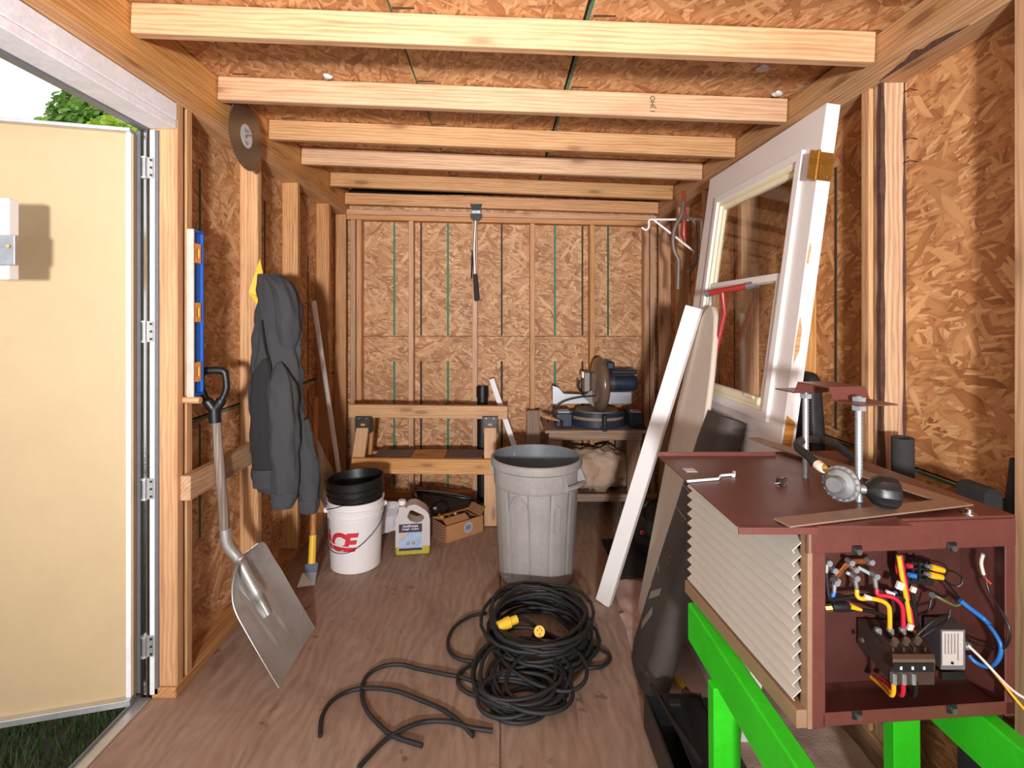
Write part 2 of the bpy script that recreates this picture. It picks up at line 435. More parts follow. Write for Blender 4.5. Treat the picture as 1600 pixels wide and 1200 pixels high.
def board(name, p0, p1, wd, th, mat, parent=None, up=(0, 0, 1), ch=.003, label=None, off=(0, 0)):
    """a length of timber or sheet: centre line p0-p1, wd along `up`, th across"""
    L = (V(p1) - V(p0)).length; M = along(p0, p1, up)
    return MB().box((L / 2, off[0], off[1]), (L, th, wd), ch=ch).build(name, mat, parent, M=M, label=label)
def spline(pts, n=8, closed=False):
    pts = [V(p) for p in pts]; out = []; m = len(pts)
    for i in range(m if closed else m - 1):
        g = lambda k: pts[k % m] if closed else pts[max(0, min(m - 1, k))]
        a, b, c, d = g(i - 1), g(i), g(i + 1), g(i + 2)
        for k in range(n):
            t = k / n
            out.append(.5 * ((2 * b) + (c - a) * t + (2 * a - 5 * b + 4 * c - d) * t * t + (3 * b - a - 3 * c + d) * t ** 3))
    if not closed: out.append(pts[-1])
    return out
def text_mesh(body, size, depth=.0005, offset=0.0, shear=0.0, sp=1.0):
    cu = bpy.data.curves.new('lettering', 'FONT'); cu.body = body; cu.size = size; cu.extrude = depth / 2
    cu.offset = offset; cu.shear = shear; cu.align_x = 'CENTER'; cu.align_y = 'CENTER'; cu.resolution_u = 3; cu.space_character = sp
    ob = bpy.data.objects.new('lettering', cu); C.objects.link(ob)
    dg = bpy.context.evaluated_depsgraph_get(); me = bpy.data.meshes.new_from_object(ob.evaluated_get(dg))
    vs = [v.co.copy() for v in me.vertices]; fs = [tuple(p.vertices) for p in me.polygons]
    bpy.data.objects.remove(ob); bpy.data.curves.remove(cu); bpy.data.meshes.remove(me); return vs, fs
def rrect(x0, y0, x1, y1, r, n=5):
    out = []
    for cx, cy, a0 in ((x1 - r, y0 + r, -90), (x1 - r, y1 - r, 0), (x0 + r, y1 - r, 90), (x0 + r, y0 + r, 180)):
        for k in range(n + 1):
            a = math.radians(a0 + 90 * k / n); out.append((cx + r * math.cos(a), cy + r * math.sin(a)))
    return out
def circ(cx, cy, r, n=24, ry=None): return [(cx + r * math.cos(2 * PI * k / n), cy + (ry or r) * math.sin(2 * PI * k / n)) for k in range(n)]
def strip(name, a, b, wd, nrm, mat, parent):
    """a flat inked line lying on a sheet"""
    x = (V(b) - V(a)); L = x.length; x.normalize(); n = V(nrm).normalized(); z = x.cross(n)
    return MB().box((L / 2, 0, 0), (L, .0012, wd), ch=0).build(name, mat, parent, M=frame(V(a), x, n, z), smooth=0)

# ------------------------------------------------------------------ setting
XL, XR, YB = -1.173, 1.19, 3.90         # inner faces of the studs
OL, OR, OB = -1.262, 1.280, 3.987        # faces of the sheathing
YF = -0.55                               # the shed goes on behind the lens
floor = tag(MB().box((0.01, 1.7, -.07), (2.62, 4.7, .10)).build('floor', OLDW), kind='structure')
for (x0, x1, y0, y1) in ((-1.262, -.0025, 1.505, 4.03), (.0025, 1.28, 1.505, 4.03), (-1.262, -.0025, YF, 1.5), (.0025, 1.28, YF, 1.5)):
    MB().box(((x0 + x1) / 2, (y0 + y1) / 2, -.009), (x1 - x0, y1 - y0, .018), ch=.0015).build('plywood_sheet', PLYF, floor, smooth=0)

# --- left wall
wl = tag(MB().box((OL - .025, (1.857 + 4.02) / 2, 1.13), (.02, 4.02 - 1.857, 2.5)).build('wall_left', BLACKV), kind='structure')
def zc(x): return 2.28 - .0394 * (x - XL)            # underside of the rafters
board('osb_panel', (OL - .006, 1.86, .48), (OL - .006, 4.0, .48), .950, .012, OSB, wl, ch=.001)
board('osb_panel', (OL - .006, 1.86, 1.67), (OL - .006, 4.0, 1.67), 1.412, .012, OSB, wl, ch=.001)
strip('green_panel_edge', (OL + .0006, 1.9, .949), (OL + .0006, 3.98, .949), .008, (1, 0, 0), GREENL, wl)
for y in (1.876, 1.932): board('post', (-1.2175, y, .038), (-1.2175, y, 2.158), .089, .036, PINEO if y < 1.9 else PINE, wl, up=(1, 0, 0))
for y in (2.476, 2.96, 3.505, 3.88): board('stud', (-1.2175, y + .019, .038), (-1.2175, y + .019, 2.158), .089, .038, PINE if y < 3.4 else STUDB, wl, up=(1, 0, 0))
board('bottom_plate', (-1.2175, 1.85, .019), (-1.2175, 3.98, .019), .038, .089, PINE, wl)
board('top_plate', (-1.2175, YF, 2.178), (-1.2175, 3.98, 2.178), .038, .089, PINE, wl)
board('top_plate', (-1.2175, YF, 2.217), (-1.2175, 3.98, 2.217), .038, .089, PINE, wl)
board('rim_board', (-1.195, YF, 2.308), (-1.195, 3.98, 2.308), .140, .038, PINE, wl)
board('rail', (-1.153, 1.872, .752), (-1.153, 2.56, .752), .091, .038, PINE, wl)
for (y, z0, z1, m) in ((2.148, 1.3, 2.0, GREENL2), (2.148, .45, .93, GREENL2), (3.354, 1.0, 1.78, DARKL), (3.354, .2, .9, DARKL), (2.74, 1.0, 2.0, DARKL)):
    strip('nail_line', (OL + .0006, y, z0), (OL + .0006, y, z1), .014, (1, 0, 0), m, wl)
for (y, z) in ((2.58, 2.24), (2.72, 2.235), (3.3, 2.18), (3.0, 2.2)):
    MB().cyl((XL - .01, y, z), (XL + .03, y + .012, z - .004), .0018, seg=6).build('nail', STEEL, wl)
MB().cyl((XL - .005, 1.90, 1.072), (XL + .06, 1.90, 1.070), .013, seg=12).build('wooden_peg', PINE, wl)
MB().cyl((XL - .02, 1.94, 1.57), (XL + .07, 1.985, 1.585), .0016, seg=6).build('nail', DARKST, wl)

# --- back wall
wbk = tag(MB().box((0.01, OB + .025, 1.13), (2.62, .02, 2.5)).build('wall_back', BLACKV), kind='structure')
board('osb_panel', (OL, OB + .006, .6135), (OR, OB + .006, .6135), 1.227, .012, OSB, wbk, ch=.001)
board('osb_panel', (OL, OB + .006, 1.78), (OR, OB + .006, 1.78), 1.100, .012, OSB, wbk, ch=.001)
for x in (-1.125, -1.08, -.683, -.195, .244, .70, 1.115, 1.16):
    board('stud', (x, 3.9445, .038), (x, 3.9445, 2.1225 - .0212 * (x + 1.173)), .038, .085, STUDB, wbk, up=(1, 0, 0))
board('bottom_plate', (XL, 3.9435, .019), (XR, 3.9435, .019), .038, .087, STUDB, wbk)
board('top_plate', (XL, 3.9435, 2.142), (XR, 3.9435, 2.092), .038, .087, STUDB, wbk)
board('top_plate', (XL, 3.9425, 2.182), (XR, 3.9425, 2.132), .038, .089, STUDB, wbk)
for i, p in enumerate((616, 658, 700, 784, 867, 910, 950)):
    x = (p - 782) / 800 * OB; m = (GREENL, DARKL, GREENL, DARKL, GREENL, DARKL, GREENL2)[i]
    strip('nail_line', (x, OB - .0006, 1.235), (x, OB - .0006, 2.12), .014, (0, -1, 0), m, wbk)
    strip('nail_line', (x, OB - .0006, .06), (x, OB - .0006, 1.035), .016, (0, -1, 0), m, wbk)

# --- right wall
wr = tag(MB().box((OR + .025, (YF + 4.02) / 2, 1.1), (.02, 4.02 - YF, 2.44)).build('wall_right', BLACKV), kind='structure')
board('osb_panel', (OR + .006, YF, .455), (OR + .006, 4.0, .455), .910, .012, OSBR, wr, ch=.001)
board('osb_panel', (OR + .006, YF, 1.605), (OR + .006, 4.0, 1.605), 1.376, .012, OSBR, wr, ch=.001)
strip('green_panel_edge', (OR - .0006, YF, .905), (OR - .0006, 3.98, .905), .008, (-1, 0, 0), GREENL, wr)
for y in (0.23, .69, 1.15, 2.07, 2.53, 2.99, 3.45, 3.84):
    board('stud', (1.235, y + .019, .038), (1.235, y + .019, 2.12), .089, .038, PINE if y < 3.4 else STUDB, wr, up=(1, 0, 0))
board('stud', (1.237, 1.675, .038), (1.237, 1.675, 2.12), .089, .038, PINE, wr, up=(1, 0, 0))
board('stud', (1.242, 1.632, .038), (1.242, 1.632, 2.12), .078, .038, wood('waney_stud', (206, 166, 122), (186, 142, 98), (150, 106, 68)), wr, up=(1, 0, 0))
wan = MB(); random.seed(3)
for side in (0, 1):
    xe = 1.2035 if side == 0 else 1.272
    rs = []
    for k in range(60):
        z = .1 + k * .0342; a = (.006 + .006 * noise.noise(V((k * .23, side * 9, 1)))) if side == 0 else (.004 + .004 * noise.noise(V((k * .3, 7, 3))))
        a = max(.0015, a)
        c = V((xe, 1.6130, z))
        rs.append([c + V((-a, -.0012, 0)), c + V((a, -.0022, 0)), c + V((a, .006, 0)), c + V((-a, .014 if side == 0 else .004, 0))])
    wan.rings(rs)
wan.build('bark_edge', plain('bark_wane', (84, 56, 44), .95, var=.45, sc=30, bump=1, bd=.004), wr)
board('bottom_plate', (1.235, YF, .019), (1.235, 3.98, .019), .038, .089, PINE, wr)
board('top_plate', (1.235, YF, 2.139), (1.235, 3.98, 2.139), .038, .089, PINE, wr)
board('top_plate', (1.235, YF, 2.178), (1.235, 3.98, 2.178), .038, .089, PINE, wr)
board('rim_board', (1.212, YF, 2.236), (1.212, 3.98, 2.236), .078, .038, PINE, wr)
bk_ = []
for k in range(30):
    yy = 1.30 + k * .0105; hh_ = max(.002, (.020 + .016 * noise.noise(V((k * .27, 4, 2)))) * math.sin(PI * k / 29))
    bk_.append([V((1.1905, yy, 2.1195)), V((1.1885, yy, 2.1195)), V((1.1885, yy, 2.1195 + hh_)), V((1.1905, yy, 2.1195 + hh_ * 1.05))])
MB().rings(bk_).build('bark_patch', MATS['bark_wane'], wr)
for (y, z0, z1) in ((1.954, .95, 1.95), (1.954, .1, .85), (2.8, .95, 1.9)):
    strip('nail_line', (OR - .0006, y, z0), (OR - .0006, y, z1), .014, (-1, 0, 0), DARKL, wr)
for (y, z) in ((1.60, 2.08), (1.60, 1.93), (1.60, 1.86)):
    MB().tube([(1.262, y, z), (1.262, y - .02, z + .004), (1.285, y - .03, z - .006)], .0014, 6).build('bent_nail', DARKST, wr)

# --- ceiling
ce = tag(MB().grid(1, 1, lambda u, v: (-1.33 + 2.66 * u, YF - .05 + 4.65 * v, zc(-1.33 + 2.66 * u) + .128), .012).build('ceiling', BLACKV), kind='structure')
def ceil_panel(x0, x1, y0, y1):
    zz = lambda x: zc(x) + .1
    L = y1 - y0; cx = (x0 + x1) / 2; xd = V((x1 - x0, 0, zz(x1) - zz(x0))).normalized()
    wd = V((x1 - x0, 0, zz(x1) - zz(x0))).length
    M = frame(V((cx, y0, zz(cx))), V((0, 1, 0)), xd.cross(V((0, 1, 0))), xd)
    n = xd.cross(V((0, 1, 0)))
    y_ = xd.cross(V((0, 1, 0))); M = frame(V((cx, y0, zz(cx))), V((0, 1, 0)), y_, V((0, 1, 0)).cross(y_))
    sgn = 1 if y_.z > 0 else -1
    MB().box((L / 2, sgn * .006, 0), (L, .012, wd), ch=.001).build('osb_panel', OSBC, ce, M=M, smooth=0)
ceil_panel(-1.25, .262, YF, 4.0); ceil_panel(.272, 1.27, YF, 4.0)
zt = lambda x: zc(x) + .0992
strip('green_panel_edge', (.277, YF, zt(.277)), (.277, 3.95, zt(.277)), .009, (0, 0, -1), GREENL, ce)
strip('green_panel_edge', (-.345, YF, zt(-.345)), (-.345, 3.95, zt(-.345)), .006, (0, 0, -1), GREENL2, ce)
RAF = (0.66, 1.14, 1.62, 2.118, 2.586, 3.01, 3.52)
for y in RAF:
    o = board('rafter', (XL + .002, y + .019, zc(XL) + .0485), (XR - .002, y + .019, zc(XR) + .0485), .097, .038, PINE, ce)
    for (a, b) in ((-1.1, -.72), (-.34, .12), (.29, 1.05)):
        strip('nail_line', (a, y - .018, zt(a)), (b, y - .018, zt(b)), .010, (0, 0, -1), DARKL, ce)
board('rafter', (XL + .002, 3.868, 2.272), (XR - .002, 3.868, 2.2), .086, .038, STUDB, ce)
for (p, q, Y, r) in ((512, 122, 2.085, .016), (1193, 119, 1.88, .022), (1215, 149, 2.08, .018)):
    c = px(p, q, Y); c.z = zt(c.x)
    MB().lathe([(.001, -.012), (r * .7, -.010), (r, -.004), (r * 1.05, .002)], 14, Matrix.Translation(c), fn=lambda r_, z, a: r_ * (1 + .2 * math.sin(3 * a + 1) + .1 * math.sin(5 * a))).build('foam_dab', PAPER, ce)
vs_, fs_ = text_mesh('1 JHO', .028, .0004, .0003)
c = px(1020, 163, 2.117)
MB().add(vs_, fs_, frame(c, V((0, 0, 1)), V((-1, 0, 0)), V((0, -1, 0)))).build('grade_stamp', DARKL, ce, smooth=0)

# --- doorway on the left: header, trim, threshold, the open leaf
hd = tag(MB().box((-1.2175, 1.03, 2.122), (.093, 1.65, .062), ch=.003).build('trim_1', WORNW), kind='structure')
MB().box((-1.222, 1.03, 2.0755), (.098, 1.65, .029), ch=.003).build('casing_strip', WORNW, hd)
tr2 = tag(MB().box((-1.288, 1.03, 2.085), (.035, 1.70, .06), ch=.002).build('trim_2', GASKET), kind='structure')
tr3 = tag(MB().box((-1.285, 1.912, 1.03), (.036, .05, 2.05), ch=.002).build('trim_3', WORNW), kind='structure')
thr = tag(MB().box((-1.292, 1.03, -.012), (.05, 1.66, .022), ch=.003).build('trim_4', ALU), kind='structure')
MB().box((-1.312, 1.03, .002), (.008, 1.66, .012), ch=.001).build('threshold_ridge', GASKET, thr)
ang = math.atan2(-.105, -.39)
DM = Matrix.Translation((-1.318, 1.85, 0)) @ Matrix.Rotation(ang, 4, 'Z')     # local x runs away from the hinges
dr = tag(MB().box((.42, 0, 1.028), (.84, .042, 2.026), DM, ch=.002).build('door_1', CREAMD, M=None, origin=(-1.318, 1.85, 0)), kind='structure')
# local +y of the leaf looks towards the lens
s_ = 1
for nm, bx, mt in (('edge_strip', ((.012, s_ * .024, 1.028), (.016, .010, 2.03)), WORNW), ('top_rail', ((.42, s_ * .022, 2.040), (.84, .05, .014)), ALU), ('bottom_rail', ((.42, s_ * .023, .018), (.84, .05, .022)), ALU),
                   ('bracket', ((.60, s_ * .028, .16), (.03, .012, .055)), GALV)):
    MB().box(*bx, DM, ch=.0015).build(nm, mt, dr)
jm = tag(MB().box((-1.302, 1.872, 1.03), (.03, .03, 2.06), ch=.001).build('trim_5', DARKST), kind='structure')
for i, (x0, x1, y, m) in enumerate(((213.5, 219, 1.855, GASKET), (219, 224, 1.852, DARKST), (224, 229, 1.846, CHROME), (229, 233, 1.850, DARKST), (233.5, 241, 1.848, WORNW), (241, 247, 1.850, GASKET))):
    a = px(x0, 0, y).x; b = px(x1, 0, y).x
    MB().box(((a + b) / 2, y + .006, 1.035), (b - a, .012, 2.04), ch=.0015).build('seal_strip', m, jm)
for yy in (262, 518, 764, 1010):
    c = px(226, yy, 1.842)
    h = MB().cyl(c - V((0, .0, .036)), c + V((0, 0, .036)), .009, seg=12).build('hinge', GALV, jm)
    for k in (-1, 1): MB().cyl(c + V((0, 0, .036 * k - .003)), c + V((0, 0, .036 * k + .003)), .0115, seg=12).build('hinge_collar', ALU, h)
    MB().box((c.x + .018, c.y + .002, c.z), (.024, .004, .075), ch=.001).build('hinge_leaf', ALU, h)
    for k in (-1, 0, 1): MB().cyl(c + V((.024, -.004, .027 * k)), c + V((.024, .001, .027 * k)), .004, seg=8).build('screw', DARKST, h)
# drop bar standing on the leaf
cb = px(-6, 372, 1.52)
lt = thing('door_latch', (cb.x, cb.y, 1.49), 'white wooden latch bar with galvanised plate at the cream door', 'latch')
za = px(0, 437, 1.52).z; zb = px(0, 310, 1.52).z
MB().box((px(-14, 0, 1.52).x, 1.53, (za + zb) / 2), (.118, .036, zb - za), ch=.004).build('latch_bar', WHITEP, lt)
MB().box((px(-14, 0, 1.52).x + .012, 1.508, px(0, 391, 1.51).z), (.142, .005, .09), ch=.002).build('latch_plate', GALV, lt)
MB().cyl(px(12, 384, 1.50), px(12, 384, 1.507), .0045, seg=10).build('screw', BRASS, lt)
a = px(-30, 372, 1.55)
MB().cyl((a.x, 1.548, a.z), (a.x - .19, 1.715, a.z), .012, seg=10).build('standoff_bolt', GALV, lt)

# --- outdoors
gr = tag(MB().grid(30, 30, lambda u, v: (-14 + 12.62 * u, -2 + 16 * v, -.17 + .02 * noise.noise(V((u * 30, v * 30, 0)))), .05).build('ground', SOIL), kind='structure')
gm = MB(); random.seed(11)
for i in range(9000):
    x = -1.40 - random.random() ** 1.4 * 1.6; y = .7 + random.random() * 2.2; h = .03 + random.random() * .06
    a = random.random() * PI; dx, dy = math.cos(a) * .004, math.sin(a) * .004; lx, ly = random.uniform(-.03, .03), random.uniform(-.03, .03)
    gm.add([(x - dx, y - dy, -.18), (x + dx, y + dy, -.18), (x + lx, y + ly, -.17 + h)], [(0, 1, 2)])
tag(gm.build('grass', GRASSM, smooth=0, fix=False), 'short green grass below the open cream door', 'grass', kind='stuff')
def tree(loc, blobs, mat, label, n, ls, seed):
    random.seed(seed)
    t = thing('tree', (loc[0], loc[1], -.17), label, 'tree', 'trees beyond the doorway')
    b = V((loc[0], loc[1], -.17)); top = max(z + r for _, _, z, r in blobs)
    m = MB().tube([b, b + V((.03, 0, top * .4)), b + V((0, .02, top * .8))], [.11, .08, .03], 8)
    for (x, y, z, r) in blobs[:5]: m.tube([b + V((0, 0, max(.6, z * .55))), b + V((x, y, z))], [.04, .012], 6)
    m.build('trunk', BARK, t)
    f = MB()
    for i in range(n):
        x, y, z, r = random.choice(blobs)
        d = V((random.gauss(0, 1), random.gauss(0, 1), random.gauss(0, 1))).normalized() * r * random.random() ** .4
        c = b + V((x, y, z)) + d
        q = V((random.gauss(0, 1), random.gauss(0, 1), random.gauss(0, 1))).normalized(); e = q.orthogonal().normalized() * ls * random.uniform(.6, 1.3)
        g = q.cross(e.normalized()) * ls * .45
        f.add([c - e, c + g, c + e, c - g], [(0, 1, 2, 3)])
    tag(f.build('foliage', mat, t, smooth=0, fix=False), kind='stuff')
tree((-5.2, 6.6), [(0, 0, 2.4, .9), (.0, 0, 3.5, .75), (-.15, .1, 4.1, .45), (-.45, 0, 3.4, .5), (.6, .1, 2.9, .6), (.5, 0, 3.55, .45)], LEAF, 'dense green tree showing above the cream door', 14000, .055, 5)
tree((-3.75, 5.2), [(0, 0, 2.0, .5), (0, .1, 2.9, .5), (.2, 0, 3.3, .28), (-.15, 0, 3.3, .28)], LEAFY, 'bright yellow green shrub above the corner of the cream door', 6000, .05, 6)
tree((-6.9, 7.6), [(0, 0, 2.6, .8), (.1, 0, 3.8, .5), (-.5, 0, 3.5, .5), (.25, 0, 4.2, .3)], LEAFY, 'pale tree at the left, farthest behind the cream door', 6000, .06, 8)

# ------------------------------------------------------------------ things on the left wall
# saw blade
bc = V((XL + .036, 2.29, 2.187))
sb = thing('saw_disc', bc, 'round toothed steel saw disc hung near the ceiling on the left', 'saw blade')
BM_ = frame(bc, V((0, 1, 0)), V((0, 0, 1)), V((1, 0, 0)))
pol = []
for k in range(60):
    a = 2 * PI * k / 60; pol += [(.140 * math.cos(a), .140 * math.sin(a)), (.152 * math.cos(a + .03), .152 * math.sin(a + .03)), (.150 * math.cos(a + .06), .150 * math.sin(a + .06))]
MB().holed(pol, [circ(0, 0, .008, 16)], -.0012, .0012, BM_).build('disc', BLADEM, sb)
MB().holed(circ(0, 0, .052, 32), [circ(0, 0, .0085, 16)], .0013, .0018, BM_).build('paper_label', PAPER, sb)
for k, yy in enumerate((.028, .02, -.026, -.034)):
    MB().box((0, yy, .0021), (.04 - .006 * k, .003, .0004), BM_).build('label_print', DARKL, sb, smooth=0)
MB().cyl(bc - V((.045, 0, -.006)), bc + V((.02, 0, .006)), .0025, seg=8).build('nail', STEEL, sb)

# spirit level
lv0 = V((-1.150, 1.925, 1.083)); lv = thing('spirit_level', lv0, 'blue spirit level with three orange vials hung on the door post', 'level')
MB().box((-1.146, 1.8935, 1.394), (.026, .007, .622), ch=.001).build('edge_flange', plain('level_edge', (196, 186, 174), .5, .2), lv)
MB().box((-1.146, 1.9525, 1.394), (.026, .007, .622), ch=.001).build('edge_flange', BLUE, lv)
lo, hi = 1.085, 1.703
vz = [px(0, q, 1.92).z for q in (396, 488, 581)]
wbm = MB().holed([(1.897, lo), (1.949, lo), (1.949, hi), (1.897, hi)], [[(1.903, z - .034), (1.937, z - .034), (1.937, z + .034), (1.903, z + .034)] for z in vz] + [rrect(1.905, z - .06, 1.925, z + .045, .006) for z in ((vz[0] + vz[1]) / 2, (vz[1] + vz[2]) / 2)], -1.150, -1.142,
                   frame(V((0, 0, 0)), V((0, 1, 0)), V((0, 0, 1)), V((1, 0, 0)))).build('web', BLUE, lv)
for z in vz:
    vb = MB().holed([(1.9, z - .036), (1.94, z - .036), (1.94, z + .036), (1.9, z + .036)], [rrect(1.911, z - .018, 1.931, z + .018, .004)], -1.153, -1.135, frame(V((0, 0, 0)), V((0, 1, 0)), V((0, 0, 1)), V((1, 0, 0)))).build('vial_block', ORANGE, lv)
    MB().cyl((-1.146, 1.921, z - .019), (-1.146, 1.921, z + .019), .007, seg=10).build('vial', VIAL, vb)
for z in (lo + .004, hi - .004): MB().box((-1.146, 1.923, z), (.027, .064, .012), ch=.002).build('end_cap', BLUE, lv)

# scoop shovel
sh = thing('scoop_shovel', (-.95, 2.07, 0), 'aluminium scoop shovel with black grip leaning on the left wall rail', 'shovel')
A0 = V((-.826, 2.07, .004)); A1 = V((-1.095, 2.07, .375)); vd = (A1 - A0); Ls = vd.length; vd.normalize(); nd = V((-vd.z, 0, vd.x)) * -1
if nd.x < 0: nd = -nd
def scoop(u, v):
    s = 2 * u - 1
    q = max(0, v - .6) / .4
    hw = .183 if v < .6 else .05 + .133 * math.sqrt(max(0, 1 - q ** 2.2))
    rise = (.008 + .050 * v ** 1.2) * abs(s) ** 3
    back = .045 * max(0, v - .7) ** 2 / .09
    rib = .008 * math.exp(-((abs(s) - .25) / .08) ** 2) * (1 if .28 < v < .7 else max(0, 1 - abs(v - (.28 if v < .5 else .7)) / .12))
    flu = .004 * math.sin(s * 20) * max(0, v - .82) / .18
    return A0 + V((0, s * hw, 0)) + vd * (Ls * v) + nd * (rise + back + rib + flu + .006)
MB().grid(48, 44, scoop, .003).build('scoop', ALU, sh, smooth=50)
heel = A0 + vd * (Ls * .80) + nd * .030
neck = px(352, 900, 2.06); top = px(344, 820, 2.045)
MB().tube(spline([A0 + vd * (Ls * .45) + nd * .010, A0 + vd * (Ls * .64) + nd * .022, A0 + vd * (Ls * .85) + nd * .034, A0 + vd * (Ls * 1.0) + nd * .044, px(355, 850, 2.05), px(351.5, 826, 2.045)], 6), [.012] * 6 + [.02] * 8 + [.021] * 17, 14).build('socket', ALU, sh, smooth=60)
MB().tube(spline([px(352.5, 850, 2.05), px(347, 770, 2.04), px(341, 700, 2.035), px(337, 650, 2.03)], 5), .0185, 14).build('shaft', SHAFT, sh, smooth=60)
gt = [px(336, 665, 2.028), px(335.5, 640, 2.027)]
g = MB().tube(spline([px(336, 660, 2.028), px(335, 638, 2.027)], 4), .0225, 14)
yd = V((.98, .2, 0))
def gp(a, z): return px(335, 640, 2.027) + V((a * .98, a * .2, z))
g.tube(spline([gp(0, 0), gp(-.022, .03), gp(-.044, .075), gp(-.05, .11), gp(-.046, .145)], 6), [.02] * 8 + [.013] * 17, 12)
g.tube(spline([gp(0, 0), gp(.022, .03), gp(.042, .075), gp(.043, .11), gp(.038, .145)], 6), [.02] * 8 + [.013] * 17, 12)
g.tube(spline([gp(-.047, .14), gp(-.04, .152), gp(0, .156), gp(.032, .152), gp(.039, .14)], 5), .015, 12)
g.build('grip', BLACKP, sh, smooth=60)

# hooded jacket
hk = thing('hooded_jacket', (-1.02, 2.34, .45), 'charcoal hooded jacket hanging on the left wall studs', 'jacket')
def sleeve(pts, rx, ry, n=30, seg=20, seed=0, cx=0):
    cs = spline([(p[0], p[1], p[2]) for p in pts], n // (len(pts) - 1)); m = len(cs); rs = []
    def ip(arr, t):
        t *= len(arr) - 1; i = min(int(t), len(arr) - 2); return arr[i] + (arr[i + 1] - arr[i]) * (t - i)
    for k, c in enumerate(cs):
        t = k / (m - 1); a, b = ip(rx, t), ip(ry, t); ring = []
        for j in range(seg):
            th = 2 * PI * j / seg; d = V((math.cos(th) * a, math.sin(th) * b, 0))
            f = .20 * noise.noise(V((math.cos(th) * 2.2 + seed, math.sin(th) * 2.2, c.z * 3.2))) + .10 * noise.noise(V((th * 1.5, c.z * 16, seed)))
            f += .05 * math.sin(c.z * 30 + 4 * th + 3 * noise.noise(V((c.z * 6, th, seed))))
            ring.append(c + d * (1 + f))
        rs.append(ring)
    return MB().rings(rs)
def J(x, y, Y=2.33): return tuple(px(x, y, Y))
P = lambda w: w * 2.33 / 800 / 2
bd = [(428, 420, 2.42), (450, 428, 2.41), (480, 433, 2.39), (520, 433, 2.36), (560, 432, 2.34), (620, 433, 2.32), (680, 436, 2.31), (730, 444, 2.31), (768, 447, 2.31)]
sleeve([J(x, y, Y) for y, x, Y in bd], [P(36), P(54), P(64), P(72), P(76), P(82), P(86), P(90), P(78)], [.012, .035, .05, .055, .055, .055, .055, .05, .04], 96, 56, 2).build('body', HOOD, hk, smooth=80)
sleeve([J(414, 560, 2.275), J(409, 590, 2.27), J(409, 640, 2.262), J(411, 690, 2.26), J(412, 734, 2.262)], [P(4), P(34), P(36), P(36), P(34)], [.004, .02, .025, .025, .02], 40, 28, 5).build('lining', HOODI, hk, smooth=80)
sleeve([J(412, 733, 2.26), J(413, 745, 2.26), J(413, 762, 2.262)], [P(36), P(38), P(32)], [.026, .027, .022], 12, 28, 6).build('hem_band', HOOD, hk, smooth=80)
sleeve([J(437, 566, 2.26), J(440, 600, 2.24), J(443, 660, 2.232), J(445, 720, 2.235), J(445, 770, 2.24)], [P(6), P(40), P(42), P(40), P(36)], [.004, .042, .045, .042, .036], 60, 30, 9).build('sleeve', HOOD, hk, smooth=80)
sleeve([J(445, 768, 2.24), J(444, 782, 2.24), J(442, 793, 2.24)], [P(39), P(38), P(30)], [.038, .037, .028], 10, 30, 3).build('cuff', HOOD, hk, smooth=80)
sleeve([J(470, 655, 2.33), J(473, 690, 2.32), J(478, 720, 2.315), J(481, 755, 2.315), J(482, 780, 2.315)], [P(24), P(34), P(38), P(36), P(30)], [.03, .04, .042, .04, .034], 50, 28, 12).build('sleeve', HOOD, hk, smooth=80)
sleeve([J(482, 779, 2.315), J(482, 792, 2.315), J(482, 801, 2.315)], [P(32), P(31), P(24)], [.034, .033, .026], 8, 28, 13).build('cuff', HOOD, hk, smooth=80)
sleeve([J(423, 430, 2.385), J(440, 445, 2.37), J(450, 480, 2.35), J(452, 520, 2.34), J(448, 552, 2.33)], [P(26), P(34), P(38), P(36), P(22)], [.02, .06, .07, .065, .02], 60, 36, 17).build('hood', HOOD, hk, smooth=80)
MB().tube(spline([J(409, 500, 2.31), J(414, 540, 2.27), J(421, 570, 2.245), J(425, 610, 2.225)], 6), .004, 6).build('zip', DARKST, hk)
MB().cyl((XL - .01, 2.49, 1.575), (XL + .10, 2.44, 1.590), .003, seg=8).build('nail', STEEL, wl)
yr = thing('yellow_rag', px(400, 480, 2.44), 'yellow cloth tucked behind the charcoal jacket on the stud', 'cloth')
MB().add([px(407, 405, 2.455), px(411, 425, 2.45), px(409, 478, 2.44), px(404, 474, 2.432), px(389, 458, 2.435), px(392, 452, 2.445), px(400, 425, 2.45)], [(0, 1, 2, 3, 4, 5, 6)]).build('fold', YELP, yr, smooth=0).modifiers.new('thickness', 'SOLIDIFY').thickness = .006
MB().add([px(388, 457, 2.425), px(400, 462, 2.42), px(412, 484, 2.42), px(402, 476, 2.422)], [(0, 1, 2, 3)]).build('fold', YELP, yr, smooth=0).modifiers.new('thickness', 'SOLIDIFY').thickness = .005

